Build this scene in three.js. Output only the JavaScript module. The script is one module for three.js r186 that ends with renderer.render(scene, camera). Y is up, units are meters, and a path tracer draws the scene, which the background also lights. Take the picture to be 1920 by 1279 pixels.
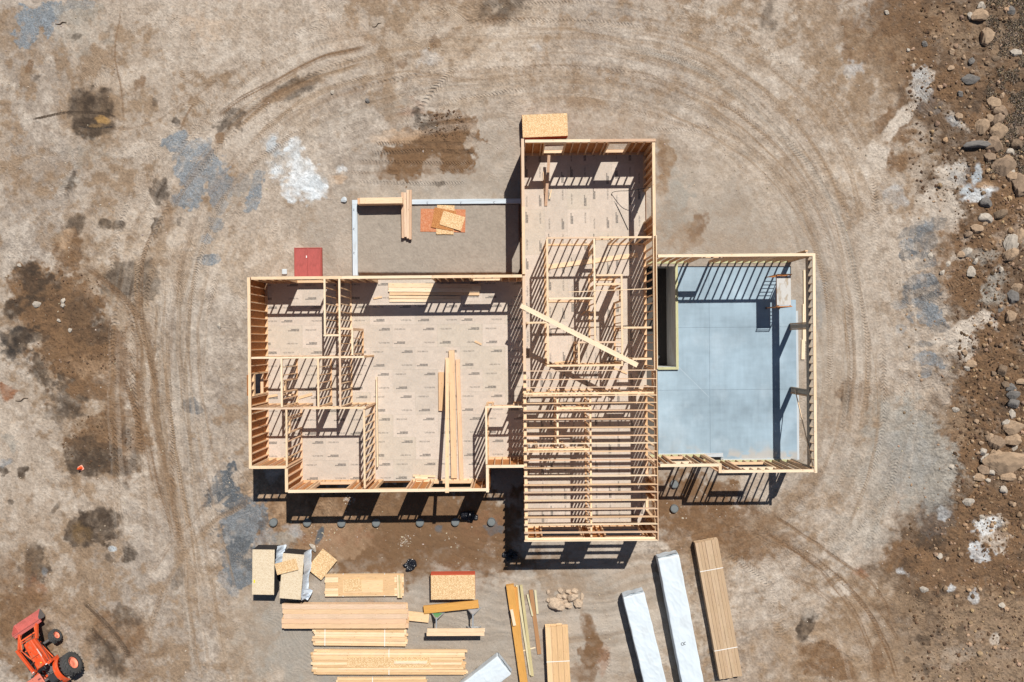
import * as THREE from 'three';
import { mergeGeometries } from 'three/addons/utils/BufferGeometryUtils.js';
import { RoundedBoxGeometry } from 'three/addons/geometries/RoundedBoxGeometry.js';

// ---------------------------------------------------------------- camera, sky, sun
const FPX = 1418.6, CAMH = 41.95;                 // focal length in photo pixels (photo 1920 wide), drone height in metres
const renderer = new THREE.WebGLRenderer({ antialias: true });
renderer.toneMapping = THREE.LinearToneMapping;
renderer.toneMappingExposure = 1.2;
renderer.shadowMap.enabled = true;
const scene = new THREE.Scene();
const camera = new THREE.PerspectiveCamera(2 * Math.atan(639.5 / FPX) * 180 / Math.PI, 1920 / 1279, 0.5, 2000);
camera.position.set(0, CAMH, 0);
camera.up.set(0, 0, -1);
camera.lookAt(0, 0, 0);

const SUN = new THREE.Vector3(0.282, 1, -0.662).normalize();
{
  const W = 256, H = 128, d = new Float32Array(W * H * 4);
  for (let j = 0; j < H; j++) for (let i = 0; i < W; i++) {
    const el = (j + 0.5) / H * Math.PI - Math.PI / 2, az = ((i + 0.5) / W - 0.5) * 2 * Math.PI;
    const x = Math.cos(el) * Math.cos(az), y = Math.sin(el), z = Math.cos(el) * Math.sin(az);
    const c = Math.max(0, x * SUN.x + y * SUN.y + z * SUN.z);
    const k = Math.pow(1 - Math.max(0, y), 3), glow = 0.35 * Math.pow(c, 10);
    let r = 0.050 + 0.12 * k + glow * 0.2, g = 0.078 + 0.125 * k + glow * 0.2, b = 0.136 + 0.12 * k + glow * 0.19;
    if (y < 0) { r = 0.14; g = 0.12; b = 0.10; }
    const o = (j * W + i) * 4; d[o] = r; d[o + 1] = g; d[o + 2] = b; d[o + 3] = 1;
  }
  const sky = new THREE.DataTexture(d, W, H, THREE.RGBAFormat, THREE.FloatType);
  sky.mapping = THREE.EquirectangularReflectionMapping; sky.magFilter = sky.minFilter = THREE.LinearFilter; sky.needsUpdate = true;
  scene.background = sky; scene.environment = sky;
}
const sun = new THREE.DirectionalLight(new THREE.Color().setRGB(1, 0.955, 0.885), 4.6);
sun.position.copy(SUN).multiplyScalar(80);
sun.castShadow = true;
sun.shadow.camera.left = sun.shadow.camera.bottom = -40; sun.shadow.camera.right = sun.shadow.camera.top = 40;
sun.shadow.camera.near = 1; sun.shadow.camera.far = 200; sun.shadow.mapSize.set(4096, 4096);
scene.add(sun);

// ---------------------------------------------------------------- helpers
let seed = 12345;
const rnd = () => { seed |= 0; seed = seed + 0x6D2B79F5 | 0; let t = Math.imul(seed ^ seed >>> 15, 1 | seed); t = t + Math.imul(t ^ t >>> 7, 61 | t) ^ t; return ((t ^ t >>> 14) >>> 0) / 4294967296; };
const rr = (a, b) => a + (b - a) * rnd();
const clamp = (v, a, b) => v < a ? a : v > b ? b : v;
const sstep = (a, b, v) => { const t = clamp((v - a) / (b - a), 0, 1); return t * t * (3 - 2 * t); };
const lerp = (a, b, t) => a + (b - a) * t;
const TAB = new Float32Array(65536);
for (let i = 0; i < 65536; i++) TAB[i] = rnd() * 2 - 1;
function vn(x, y) {
  const xi = Math.floor(x), yi = Math.floor(y); let fx = x - xi, fy = y - yi;
  fx = fx * fx * (3 - 2 * fx); fy = fy * fy * (3 - 2 * fy);
  const x0 = xi & 255, x1 = (xi + 1) & 255, y0 = (yi & 255) << 8, y1 = ((yi + 1) & 255) << 8;
  const a = TAB[y0 | x0], b = TAB[y0 | x1], c = TAB[y1 | x0], d = TAB[y1 | x1];
  return a + (b - a) * fx + (c - a + (a - b - c + d) * fx) * fy;
}
const fbm = (x, y, o) => { let s = 0, a = 0.5; for (let i = 0; i < o; i++) { s += a * vn(x, y); x = x * 2.03 + 17.3; y = y * 2.03 + 5.7; a *= 0.5; } return s; };

const used = {};
function numbered(n) { const k = used[n] || 0; used[n] = k + 1; return k ? n + '_' + String(k).padStart(3, '0') : n; }
function tag(o, label, category, group, kind) { if (label) o.userData.label = label; if (category) o.userData.category = category; if (group) o.userData.group = group; if (kind) o.userData.kind = kind; return o; }
function thing(name, label, category, group, x = 0, y = 0, z = 0, turn = 0) {
  const o = new THREE.Group(); o.name = numbered(name); o.position.set(x, y, z); o.rotation.y = turn; scene.add(o);
  return tag(o, label, category, group);
}
function part(parent, name, geo, mat, x = 0, y = 0, z = 0) {
  const m = new THREE.Mesh(geo, mat); m.name = name; m.position.set(x, y, z); m.castShadow = m.receiveShadow = true; parent.add(m); return m;
}
function sub(parent, name) { const g = new THREE.Group(); g.name = name; parent.add(g); return g; }

// photo pixel -> world at a known height (used to read positions off the photo)
const wx = (px, y) => (px - 960) * (CAMH - y) / FPX, wz = (py, y) => (py - 639.5) * (CAMH - y) / FPX;

// height of the site: a little higher at the top of the picture
function gbase(x, z) {
  let h = 0.5 * (1 - sstep(-6, 7, z));
  if (x > 20) h += 0.25 * sstep(20, 28, x);
  return h;
}
const CY0 = -7.55, CY1 = -3.6, CX0 = -8.6, CX1 = 0.45;      // sand-filled court between foundation walls
function ghouse(x, z) {
  const incourt = x > CX0 && x < CX1 && z > CY0 && z < CY1;
  return incourt ? 0.74 + 0.012 * vn(x * 2, z * 2) : gbase(x, z);
}
function gp(px, py, h = 0) { let y = 0.2, x = 0, z = 0; for (let i = 0; i < 4; i++) { x = wx(px, y + h); z = wz(py, y + h); y = ghouse(x, z); } return { x, y, z }; }

// ---------------------------------------------------------------- textures
const enc = v => { v = clamp(v, 0, 1); return Math.round(255 * (v <= 0.0031308 ? 12.92 * v : 1.055 * Math.pow(v, 1 / 2.4) - 0.055)); };
const ENC = new Uint8Array(4097); for (let i = 0; i <= 4096; i++) ENC[i] = enc(i / 4096);
const E8 = v => ENC[v <= 0 ? 0 : v >= 1 ? 4096 : (v * 4096) | 0];
function texFrom(w, h, buf, srgb = true, repeat = true) {          // buf Float32 rgb
  const d = new Uint8Array(w * h * 4);
  for (let i = 0; i < w * h; i++) { for (let c = 0; c < 3; c++) d[i * 4 + c] = srgb ? E8(buf[i * 3 + c]) : clamp(Math.round(buf[i * 3 + c] * 255), 0, 255); d[i * 4 + 3] = 255; }
  const t = new THREE.DataTexture(d, w, h, THREE.RGBAFormat);
  t.magFilter = THREE.LinearFilter; t.minFilter = THREE.LinearMipmapLinearFilter; t.generateMipmaps = true;
  t.wrapS = t.wrapT = repeat ? THREE.RepeatWrapping : THREE.ClampToEdgeWrapping;
  if (srgb) t.colorSpace = THREE.SRGBColorSpace; t.needsUpdate = true; return t;
}
function flakes(w, h, n, len, wid, base, cols, amt) {
  const b = new Float32Array(w * h * 3); for (let i = 0; i < w * h; i++) for (let c = 0; c < 3; c++) b[i * 3 + c] = base[c];
  for (let k = 0; k < n; k++) {
    const cx = rnd() * w, cy = rnd() * h, a = rnd() * Math.PI, L = len * rr(0.4, 1.2), Wd = wid * rr(0.5, 1.3), col = cols[(rnd() * cols.length) | 0], al = amt * rr(0.4, 1), ca = Math.cos(a), sa = Math.sin(a);
    for (let u = -L; u <= L; u += 0.7) for (let v = -Wd; v <= Wd; v += 0.7) {
      const x = ((Math.round(cx + u * ca - v * sa) % w) + w) % w, y = ((Math.round(cy + u * sa + v * ca) % h) + h) % h, o = (y * w + x) * 3;
      for (let c = 0; c < 3; c++) b[o + c] += (col[c] - b[o + c]) * al;
    }
  }
  return b;
}
const grainTex = (() => {
  const w = 512, h = 256, b = new Float32Array(w * h * 3);
  for (let j = 0; j < h; j++) for (let i = 0; i < w; i++) {
    const k = 0.86 + 0.10 * vn(i / 42, j / 2.2) + 0.06 * vn(i / 130, j / 9) + 0.04 * (rnd() - 0.5);
    const o = (j * w + i) * 3; b[o] = k; b[o + 1] = k * (0.985 + 0.02 * vn(i / 90, j / 7)); b[o + 2] = k * (0.96 + 0.05 * vn(i / 70, j / 5));
  }
  for (let k = 0; k < 9; k++) {                                 // knots
    const cx = rnd() * w, cy = rnd() * h, r = rr(2, 4.5);
    for (let v = -8; v <= 8; v++) for (let u = -14; u <= 14; u++) {
      const d = Math.hypot(u / 1.6, v) / r; if (d > 1.3) continue;
      const o = ((((cy + v) | 0) + h) % h * w + (((cx + u) | 0) + w) % w) * 3, m = d < 1 ? 0.72 : 0.9;
      b[o] *= m; b[o + 1] *= m * 0.85; b[o + 2] *= m * 0.7;
    }
  }
  return texFrom(w, h, b);
})();
const woodMat = (r, g, b, rough = 0.75) => { const m = new THREE.MeshStandardMaterial({ map: grainTex, roughness: rough }); m.color.setRGB(r, g, b); return m; };
const SPRUCE = [woodMat(.77, .53, .325), woodMat(.84, .625, .415), woodMat(.68, .44, .25), woodMat(.78, .52, .335), woodMat(.88, .71, .51), woodMat(.70, .43, .25)];
const PINK = [woodMat(.68, .46, .32), woodMat(.74, .54, .385), woodMat(.63, .42, .285)];
const YEL = [woodMat(.84, .585, .34), woodMat(.72, .475, .255), woodMat(.90, .69, .45)];
const CEDAR = [woodMat(.56, .41, .27), woodMat(.63, .48, .335), woodMat(.52, .37, .235)];
const ORANGE = [woodMat(.66, .34, .08), woodMat(.62, .30, .07)];
const BROWN = [woodMat(.42, .22, .10)];
const GREENW = [woodMat(.58, .50, .27), woodMat(.66, .60, .40)];
const TREATED = [woodMat(.52, .52, .30)];
const RED = [new THREE.MeshStandardMaterial({ color: new THREE.Color().setRGB(.42, .07, .03), roughness: .8 })];
const GREYW = [woodMat(.38, .32, .25)];
const pick = a => a[(rnd() * a.length) | 0];

const osbNew = texFrom(512, 512, flakes(512, 512, 4600, 14, 3.6, [.60, .40, .205], [[.80, .60, .35], [.68, .47, .25], [.50, .29, .13], [.86, .68, .43], [.58, .38, .18], [.44, .24, .10]], .75));
const osbPale = texFrom(512, 512, flakes(512, 512, 3600, 14, 4, [.62, .52, .37], [[.68, .58, .42], [.58, .46, .31], [.72, .62, .48], [.50, .38, .25]], .5));
const osbRed = texFrom(256, 256, flakes(256, 256, 1800, 8, 2, [.48, .17, .07], [[.55, .20, .09], [.42, .14, .06], [.60, .30, .17], [.50, .22, .12]], .6));
const OSB = new THREE.MeshStandardMaterial({ map: osbNew, roughness: .82 });
const OSBD = new THREE.MeshStandardMaterial({ map: osbNew, roughness: .82, color: new THREE.Color().setRGB(.66, .40, .22) });
const OSBP = new THREE.MeshStandardMaterial({ map: osbPale, roughness: .82 });
const OSBR = new THREE.MeshStandardMaterial({ map: osbRed, roughness: .85 });

// floor panel print: dark maker's stamp and paler line stamp, two of each per sheet
function floorTex(base, k) {
  const w = 512, h = 256, b = flakes(w, h, 3000, 7, 1.7, base, [base.map(c => c * 1.13), base.map(c => c * .87), base.map((c, i) => c * [1.1, 1.04, .94][i]), base.map((c, i) => c * [.84, .78, .74][i])], .42);
  for (let j = 0; j < h; j++) for (let i = 0; i < w; i++) { const n = 1 + .05 * vn(i / 60 + k * 9, j / 50) + .03 * vn(i / 14, j / 16 + k * 5), o = (j * w + i) * 3; for (let c = 0; c < 3; c++) b[o + c] *= n; }
  const ink = (x, y, a) => { x |= 0; y |= 0; if (x < 0 || y < 0 || x >= w || y >= h) return; const o = (y * w + x) * 3; for (let c = 0; c < 3; c++) b[o + c] = lerp(b[o + c], .05, a); };
  const dark = (cx, cy) => {
    for (let x = -62; x < 62; x++) { const s = ((x * .37 + 40) | 0) % 6; if (s === 4) continue; for (let y = -16; y < -4; y++) if (vn(x * .45 + k * 31, y * .5 + cx) > -.65) ink(cx + x, cy + y, .82); }
    for (let x = -30; x < 62; x++) for (let y = -3; y < 13; y++) if (vn(x * .3 + cx, y * .55 + k * 11) > -.4) ink(cx + x, cy + y, .74);
  };
  const light = (cx, cy) => { for (let x = -62; x < 62; x++) { if (((x + 100) % 42) < 5) continue; for (let y = -9; y < 10; y++) if (vn(x * .42 + k * 7 + cx, y * .4) > -.05) ink(cx + x, cy + y, .62); } };
  const s = () => rr(-16, 16);
  dark(92 + s(), 52); light(410 + s(), 50); light(98 + s(), 204); dark(420 + s(), 206);
  for (let x = 10; x < w; x += 24) for (const y of [6, h - 7, h / 2]) { ink(x + s() * .4, y, .5); }
  return texFrom(w, h, b);
}
const FLOORM = [0, 1, 2, 3].map(k => new THREE.MeshStandardMaterial({ map: floorTex([[.515, .44, .375], [.485, .42, .36], [.535, .46, .395], [.495, .43, .36]][k], k), roughness: .85 }));
const PLYGREY = new THREE.MeshStandardMaterial({ map: texFrom(256, 512, (() => { const b = new Float32Array(256 * 512 * 3); for (let j = 0; j < 512; j++) for (let i = 0; i < 256; i++) { const s = sstep(.05, .5, fbm(i / 60, j / 130 + 3, 4)), k = 1 + .08 * vn(i / 3, j / 40) + .05 * (rnd() - .5), o = (j * 256 + i) * 3; b[o] = lerp(.50, .36, s) * k; b[o + 1] = lerp(.49, .30, s) * k; b[o + 2] = lerp(.47, .23, s) * k; } return b; })()), roughness: .8 });

const plain = (r, g, b, rough = .7, extra = {}) => new THREE.MeshStandardMaterial({ color: new THREE.Color().setRGB(r, g, b), roughness: rough, ...extra });
const mottle = (() => { const w = 256, b = new Float32Array(w * w * 3); for (let j = 0; j < w; j++) for (let i = 0; i < w; i++) { const k = .93 + .16 * fbm(i / 24, j / 24, 5) + .07 * (rnd() - .5), d = sstep(.12, .45, fbm(i / 40 + 60, j / 34, 5)) * .4, q = (j * w + i) * 3; for (let c = 0; c < 3; c++) b[q + c] = lerp(k, [.72, .66, .58][c] * k, d); } return texFrom(w, w, b); })();
const dusty = (() => { const w = 256, b = new Float32Array(w * w * 3); for (let j = 0; j < w; j++) for (let i = 0; i < w; i++) { const d = sstep(.0, .5, fbm(i / 30 + 9, j / 30, 5)) * .55, k = .95 + .12 * (rnd() - .5), q = (j * w + i) * 3; const base = [.70, .078, .014], dust = [.42, .20, .11]; for (let c = 0; c < 3; c++) b[q + c] = lerp(base[c], dust[c], d) * k; } return texFrom(w, w, b); })();
const M = {
  concrete: plain(.50, .54, .57, .85, { map: mottle }), pier: plain(.155, .17, .172, .9), pitwall: plain(.62, .62, .605, .9, { map: mottle }), tube: plain(.16, .17, .17, .8),
  black: plain(.012, .013, .016, .45), blackwrap: plain(.02, .017, .018, .6), strap: plain(.78, .78, .76, .5), steel: plain(.42, .44, .46, .45, { metalness: .4 }),
  dark: plain(.03, .03, .03, .7), green: plain(.13, .33, .14, .6), scaff: plain(.62, .24, .06, .55), tyre: plain(.06, .06, .06, .9, { map: mottle }),
  orange: plain(1, 1, 1, .55, { map: dusty }), orange2: plain(.74, .13, .04, .55), faded: plain(.52, .13, .11, .7, { map: mottle }), rim: plain(.85, .27, .17, .6), greyMetal: plain(.16, .15, .15, .6, { metalness: .3 }),
  cone: plain(.85, .10, .025, .5), coneLight: plain(.85, .38, .27, .5), hatch: plain(.39, .072, .061, .55, { map: mottle }), hatchTrim: plain(.33, .055, .04, .6), seat: plain(.035, .036, .04, .6), yellow: plain(.8, .6, .03, .6), plasticW: plain(.72, .76, .80, .45)
};

// ---------------------------------------------------------------- boxes with uv in metres, u along the longest side
const boxCache = new Map();
function box(sx, sy, sz, variant = 0) {
  const key = sx.toFixed(3) + '/' + sy.toFixed(3) + '/' + sz.toFixed(3) + '/' + variant;
  if (boxCache.has(key)) return boxCache.get(key);
  const g = new THREE.BoxGeometry(sx, sy, sz), p = g.attributes.position, n = g.attributes.normal, uv = g.attributes.uv;
  const L = sx >= sy && sx >= sz ? 0 : sy >= sz ? 1 : 2, ou = variant * .377, ov = variant * .613;
  for (let i = 0; i < p.count; i++) {
    const c = [p.getX(i), p.getY(i), p.getZ(i)], m = [Math.abs(n.getX(i)), Math.abs(n.getY(i)), Math.abs(n.getZ(i))], na = m.indexOf(Math.max(...m));
    let u, v;
    if (na === L) { const r = [0, 1, 2].filter(k => k !== L); u = c[r[0]]; v = c[r[1]]; } else { u = c[L]; v = c[3 - L - na]; }
    uv.setXY(i, u * .5 + ou, v * 1.1 + ov);
  }
  boxCache.set(key, g); return g;
}
const vr = () => (rnd() * 5) | 0;
// a plank between two world points (centres of its top face at either end)
function plank(parent, name, A, B, w, t, mat, roll = 0) {
  const d = new THREE.Vector3().subVectors(B, A), L = d.length(), m = part(parent, name, box(+L.toFixed(2), t, w, vr()), mat);
  d.normalize();
  const side = new THREE.Vector3(-d.z, 0, d.x).normalize(), up = new THREE.Vector3().crossVectors(side, d).multiplyScalar(1);
  if (up.y < 0) up.negate();
  const sd = new THREE.Vector3().crossVectors(d, up);
  const mt = new THREE.Matrix4().makeBasis(d, up, sd);
  m.quaternion.setFromRotationMatrix(mt);
  if (roll) m.rotateX(roll);
  m.position.addVectors(A, B).multiplyScalar(.5).addScaledVector(up, -t / 2);
  return m;
}
const V = (x, y, z) => new THREE.Vector3(x, y, z);
const PX = (px, py, y) => V(wx(px, y), y, wz(py, y));               // photo point at an absolute height
function tube(a, b, r, seg = 8) {
  const d = new THREE.Vector3().subVectors(b, a), g = new THREE.CylinderGeometry(r, r, d.length(), seg);
  g.applyQuaternion(new THREE.Quaternion().setFromUnitVectors(V(0, 1, 0), d.clone().normalize())); g.translate((a.x + b.x) / 2, (a.y + b.y) / 2, (a.z + b.z) / 2); return g;
}
const at = (g, x, y, z, ry = 0) => { g = g.clone(); if (ry) g.rotateY(ry); g.translate(x, y, z); return g; };
const merge = list => mergeGeometries(list.map(g => { g = g.index ? g.toNonIndexed() : g; for (const k of Object.keys(g.attributes)) if (!['position', 'normal', 'uv'].includes(k)) g.deleteAttribute(k); return g; }));

// ---------------------------------------------------------------- ground: one height field with its soil map
const GX = 32, GZ = 22, TW = 2048, TH = 1408, TPM = 32;             // 64 x 44 m at 32 texels per metre
const SOIL = {
  sand: [.33, .268, .212], pale: [.45, .388, .325], court: [.298, .256, .212], brown: [.150, .084, .041], mid: [.225, .152, .094], dark: [.044, .028, .017], black: [.024, .019, .016],
  ochre: [.34, .20, .07], gravel: [.18, .198, .215], dgravel: [.085, .094, .104], white: [.56, .59, .61], grey: [.275, .25, .215], blue: [.37, .405, .43], tan: [.40, .27, .17], rust: [.22, .10, .05]
};
const soil = new Float32Array(TW * TH * 3), relief = new Float32Array(TW * TH);
const t2x = i => (i + .5) / TPM - GX, t2z = j => (j + .5) / TPM - GZ;
const pxOf = (x, z) => { const y = ghouse(x, z); return [960 + x * FPX / (CAMH - y), 639.5 + z * FPX / (CAMH - y)]; };
{
  // base: sandy till with paler and browner drifts
  for (let j = 0; j < TH; j++) for (let i = 0; i < TW; i++) {
    const x = t2x(i), z = t2z(j), o = (j * TW + i) * 3;
    const wxp = x + 1.2 * vn(x * .35, z * .35), wzp = z + 1.2 * vn(x * .35 + 40, z * .35);
    const big = fbm(wxp * .17 + 3, wzp * .17 + 8, 4), med = fbm(wxp * .75, wzp * .75 + 20, 5), fine = fbm(x * 4.2, z * 4.2, 4);
    const vein = 1 - Math.min(1, Math.abs(fbm(wxp * .9 + 70, wzp * .9, 4)) * 5.5), f2 = fbm(x * 2.1 + 31, z * 2.1, 4); let p = clamp(sstep(-.02, .40, med * .75 + big * .3 + fine * .45) + .55 * vein * sstep(-.1, .25, f2), 0, 1), b = sstep(.02, .36, -med * .55 - big * .4 + fine * .3 + f2 * .4), rr_ = Math.hypot((x - 2.4) / 19, (z + 0.5) / 13.5);
    let near = 1 - sstep(.66, 1.04, rr_ + .16 * med + .1 * big); const dr = sstep(.05, .4, vn(x * .19 + 11, z * .23) * .6 + med * .5), vi = sstep(.05, .45, vn(x * .23 + 71, z * .17) * .7 + f2 * .5);                      // worn grey ground round the house
    near = Math.max(near, 1 - sstep(.75, 1.1, Math.hypot((x + 3) / 13, (z - 15.5) / 6.5) + .15 * med)); b *= lerp(1, .3, near); p *= lerp(1, .55, near);
    const pyE = 639.5 + z * 34, EB = [[-60, 1640], [150, 1660], [260, 1730], [400, 1790], [560, 1785], [760, 1775], [900, 1770], [1000, 1690], [1060, 1650], [1160, 1700], [1300, 1730]]; let eb = 1700; for (let q = 0; q < EB.length - 1; q++) if (pyE >= EB[q][0] && pyE <= EB[q + 1][0]) eb = lerp(EB[q][1], EB[q + 1][1], (pyE - EB[q][0]) / (EB[q + 1][0] - EB[q][0])); const east = sstep(-1.6, .9, x - (eb - 960) / 34 + 2.4 * med + 1.2 * f2) * (z > 14 ? lerp(1, .55, sstep(14, 17, z)) : 1), se = sstep(12, 17, z + .6 * (x - 16) + 4 * med) * sstep(10, 16, x + 3 * med), nw = sstep(-.1, .5, vn(x * .11 + 9, z * .13));
    const er = Math.hypot((x - 2.4) / 1.28, z + .3) + .9 * big + .25 * med, an = Math.atan2(z + .3, (x - 2.4) / 1.28), inR = sstep(9.5, 11.5, er) * (1 - sstep(17, 21, er)) * (1 - sstep(.5, .95, Math.abs(an - 1.35))), sw = fbm(er * .95, an * 1.6 + 30, 3) + .7 * fbm(er * 2.6 + 9, an * 2.6, 3), swp = inR * sstep(.04, .42, sw), swm = inR * sstep(.04, .42, -sw);
    for (let c = 0; c < 3; c++) {
      let v = lerp(SOIL.sand[c], SOIL.court[c], near * .8);
      v = lerp(v, [.355, .262, .178][c], dr * .45 * (1 - near)); v = lerp(v, [.245, .205, .172][c], vi * .7 * (1 - near)); v = lerp(v, SOIL.pale[c], p * .6); v = lerp(v, SOIL.pale[c] * .92, swp * .55); v = lerp(v, SOIL.mid[c] * 1.05, swm * .45); v = lerp(v, SOIL.mid[c] * 1.12, clamp(se * (.6 + .7 * f2), 0, 1));
      v = lerp(v, SOIL.mid[c], b * .85);
      v = lerp(v, [.105, .064, .036][c], clamp(east * (.95 + .55 * fine), 0, 1));
      soil[o + c] = v;
    }
    relief[j * TW + i] = .012 * fine + .016 * med + .010 * f2 + inR * (.02 * vn(er * 3.1, an * 3) + .012 * vn(er * 7, an * 5));
  }
  // one patch of other soil: ellipse in photo pixels with a ragged edge
  function blob(cx, cy, rx, ry, rot, col, a, soft, rag, bump = 0) {
    const C = SOIL[col], g = gp(cx, cy), s = FPX / (CAMH - g.y), R = Math.max(rx, ry) * 1.9 / s + .3, ca = Math.cos(rot * Math.PI / 180), sa = Math.sin(rot * Math.PI / 180);
    const i0 = Math.max(0, ((g.x - R + GX) * TPM) | 0), i1 = Math.min(TW - 1, ((g.x + R + GX) * TPM) | 0), j0 = Math.max(0, ((g.z - R + GZ) * TPM) | 0), j1 = Math.min(TH - 1, ((g.z + R + GZ) * TPM) | 0);
    const sd = cx * .13 + cy * .07;
    for (let j = j0; j <= j1; j++) for (let i = i0; i <= i1; i++) {
      const x = t2x(i), z = t2z(j); let u = (x - g.x) * s, v = (z - g.z) * s;
      const q = Math.min(rx, ry) * rag; u += q * (1.7 * fbm(x * 1.1 + sd, z * 1.1, 3) + 1.1 * fbm(x * 4 + sd, z * 4, 4)); v += q * (1.7 * fbm(x * 1.1 + 30 + sd, z * 1.1 + 9, 3) + 1.1 * fbm(x * 4, z * 4 + sd, 4));
      const d = Math.hypot((u * ca + v * sa) / rx, (-u * sa + v * ca) / ry);
      let m = 1 - sstep(1 - soft * .75, 1 + soft * .4, d); if (m <= 0) continue;
      m *= a * clamp(.95 + .5 * fbm(x * 3.1 + sd, z * 3.1, 4) * 2 * (1 - .5 * a), 0, 1.15); if (m > 1) m = 1;
      const o = (j * TW + i) * 3; for (let c = 0; c < 3; c++) soil[o + c] += (C[c] - soil[o + c]) * m;
      relief[j * TW + i] += bump * m * (.35 + fbm(x * 3, z * 3 + sd, 4));
    }
  }
  function speckle(cx, cy, rx, ry, rot, col, a) {                          // scattered crushed stone with hard grain
    const C = SOIL[col], g = gp(cx, cy), s = FPX / (CAMH - g.y), R = Math.max(rx, ry) * 1.5 / s, ca = Math.cos(rot * Math.PI / 180), sa = Math.sin(rot * Math.PI / 180);
    for (let j = Math.max(0, ((g.z - R + GZ) * TPM) | 0); j <= Math.min(TH - 1, ((g.z + R + GZ) * TPM) | 0); j++) for (let i = Math.max(0, ((g.x - R + GX) * TPM) | 0); i <= Math.min(TW - 1, ((g.x + R + GX) * TPM) | 0); i++) {
      const x = t2x(i), z = t2z(j), u = (x - g.x) * s, v = (z - g.z) * s;
      const d = Math.hypot((u * ca + v * sa) / rx, (-u * sa + v * ca) / ry) + .8 * fbm(x * 1.3 + cx, z * 1.3 + 7, 4) + .16 * vn(x * 7, z * 7);
      const m = (1 - sstep(.82, 1.02, d)) * a; if (m <= 0) continue;
      const cl = (cx > 1600 ? .8 * sstep(-.3, .4, fbm(x * 3.1 + cx, z * 3.1, 3) * 1.6) : sstep(-.8, -.1, vn(x * 3.1 + cx, z * 3.1))), k = m * (.5 + .5 * cl) * (rnd() < .9 ? 1 : .35), q = .7 + .55 * rnd(), o = (j * TW + i) * 3;
      for (let c = 0; c < 3; c++) soil[o + c] += (C[c] * q - soil[o + c]) * k;
      relief[j * TW + i] += .012 * rnd() * m;
    }
  }
  // a wheel or crawler track: pressed strip along a curve, with streaks and cross treads
  function track(pts, w, col, a, tread = .010, period = .17, off = 0, depth = .012) {
    const cv = new THREE.CatmullRomCurve3(pts.map(([u, v]) => { const g = gp(u, v); return V(g.x, 0, g.z); })), L = cv.getLength(), n = Math.ceil(L * TPM * 1.3), C = col && SOIL[col], wm = w / 33.8 / 2, sd = pts[0][0] * .37 + off;
    const P = cv.getPoints(Math.ceil(L * 4)), at_ = t => { const f = t * (P.length - 1), k = Math.min(P.length - 2, f | 0), q = f - k; return [lerp(P[k].x, P[k + 1].x, q), lerp(P[k].z, P[k + 1].z, q), P[k + 1].x - P[k].x, P[k + 1].z - P[k].z]; };
    const K = Math.ceil(wm * TPM * 1.4), seen = new Map();
    for (let q = 0; q <= n; q++) {
      const t = q / n, s = t * L, [cx, cz, dx, dz] = at_(t), dl = Math.hypot(dx, dz), nx = -dz / dl, nz = dx / dl, o0 = off / 33.8 + .30 * vn(s * .12 + sd, 3) + .05 * vn(s * .9 + sd, 8), fade = sstep(0, .09, t) * sstep(0, .09, 1 - t) * clamp(.85 + .7 * vn(s * .11 + sd, off * .13), .12, 1);
      if (fade <= .01) continue;
      for (let k = -K; k <= K; k++) {
        const l = k / K, lat = l * wm + o0, i = ((cx + nx * lat + GX) * TPM) | 0, j = ((cz + nz * lat + GZ) * TPM) | 0; if (i < 0 || j < 0 || i >= TW || j >= TH) continue;
        const id = j * TW + i; if (seen.has(id)) continue; seen.set(id, 1);
        const edge = 1 - sstep(.55, 1, Math.abs(l) + .18 * vn(s * 2.1 + sd, l * 2)), st = clamp(.62 + .62 * vn(l * 5 + sd, s * .35) + .25 * vn(l * 11, s * 1.1 + sd), 0, 1), m = edge * fade;
        if (C) { const o = id * 3, mm = Math.min(1, m * a * st * 1.5); for (let c = 0; c < 3; c++) soil[o + c] += (C[c] - soil[o + c]) * mm; }
        if (tread) relief[id] += m * (tread * 1.5 * Math.sin(6.283 * (s / period + Math.abs(l) * .9 + .35 * vn(s * .8 + sd, l * 2))) * clamp(.25 + 1.1 * vn(s * .35 + sd, l * .7), 0, 1) - depth * (1 - l * l) + depth * .9 * sstep(.6, .85, Math.abs(l)) * (1 - sstep(.85, 1, Math.abs(l))));
      }
    }
  }
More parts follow.
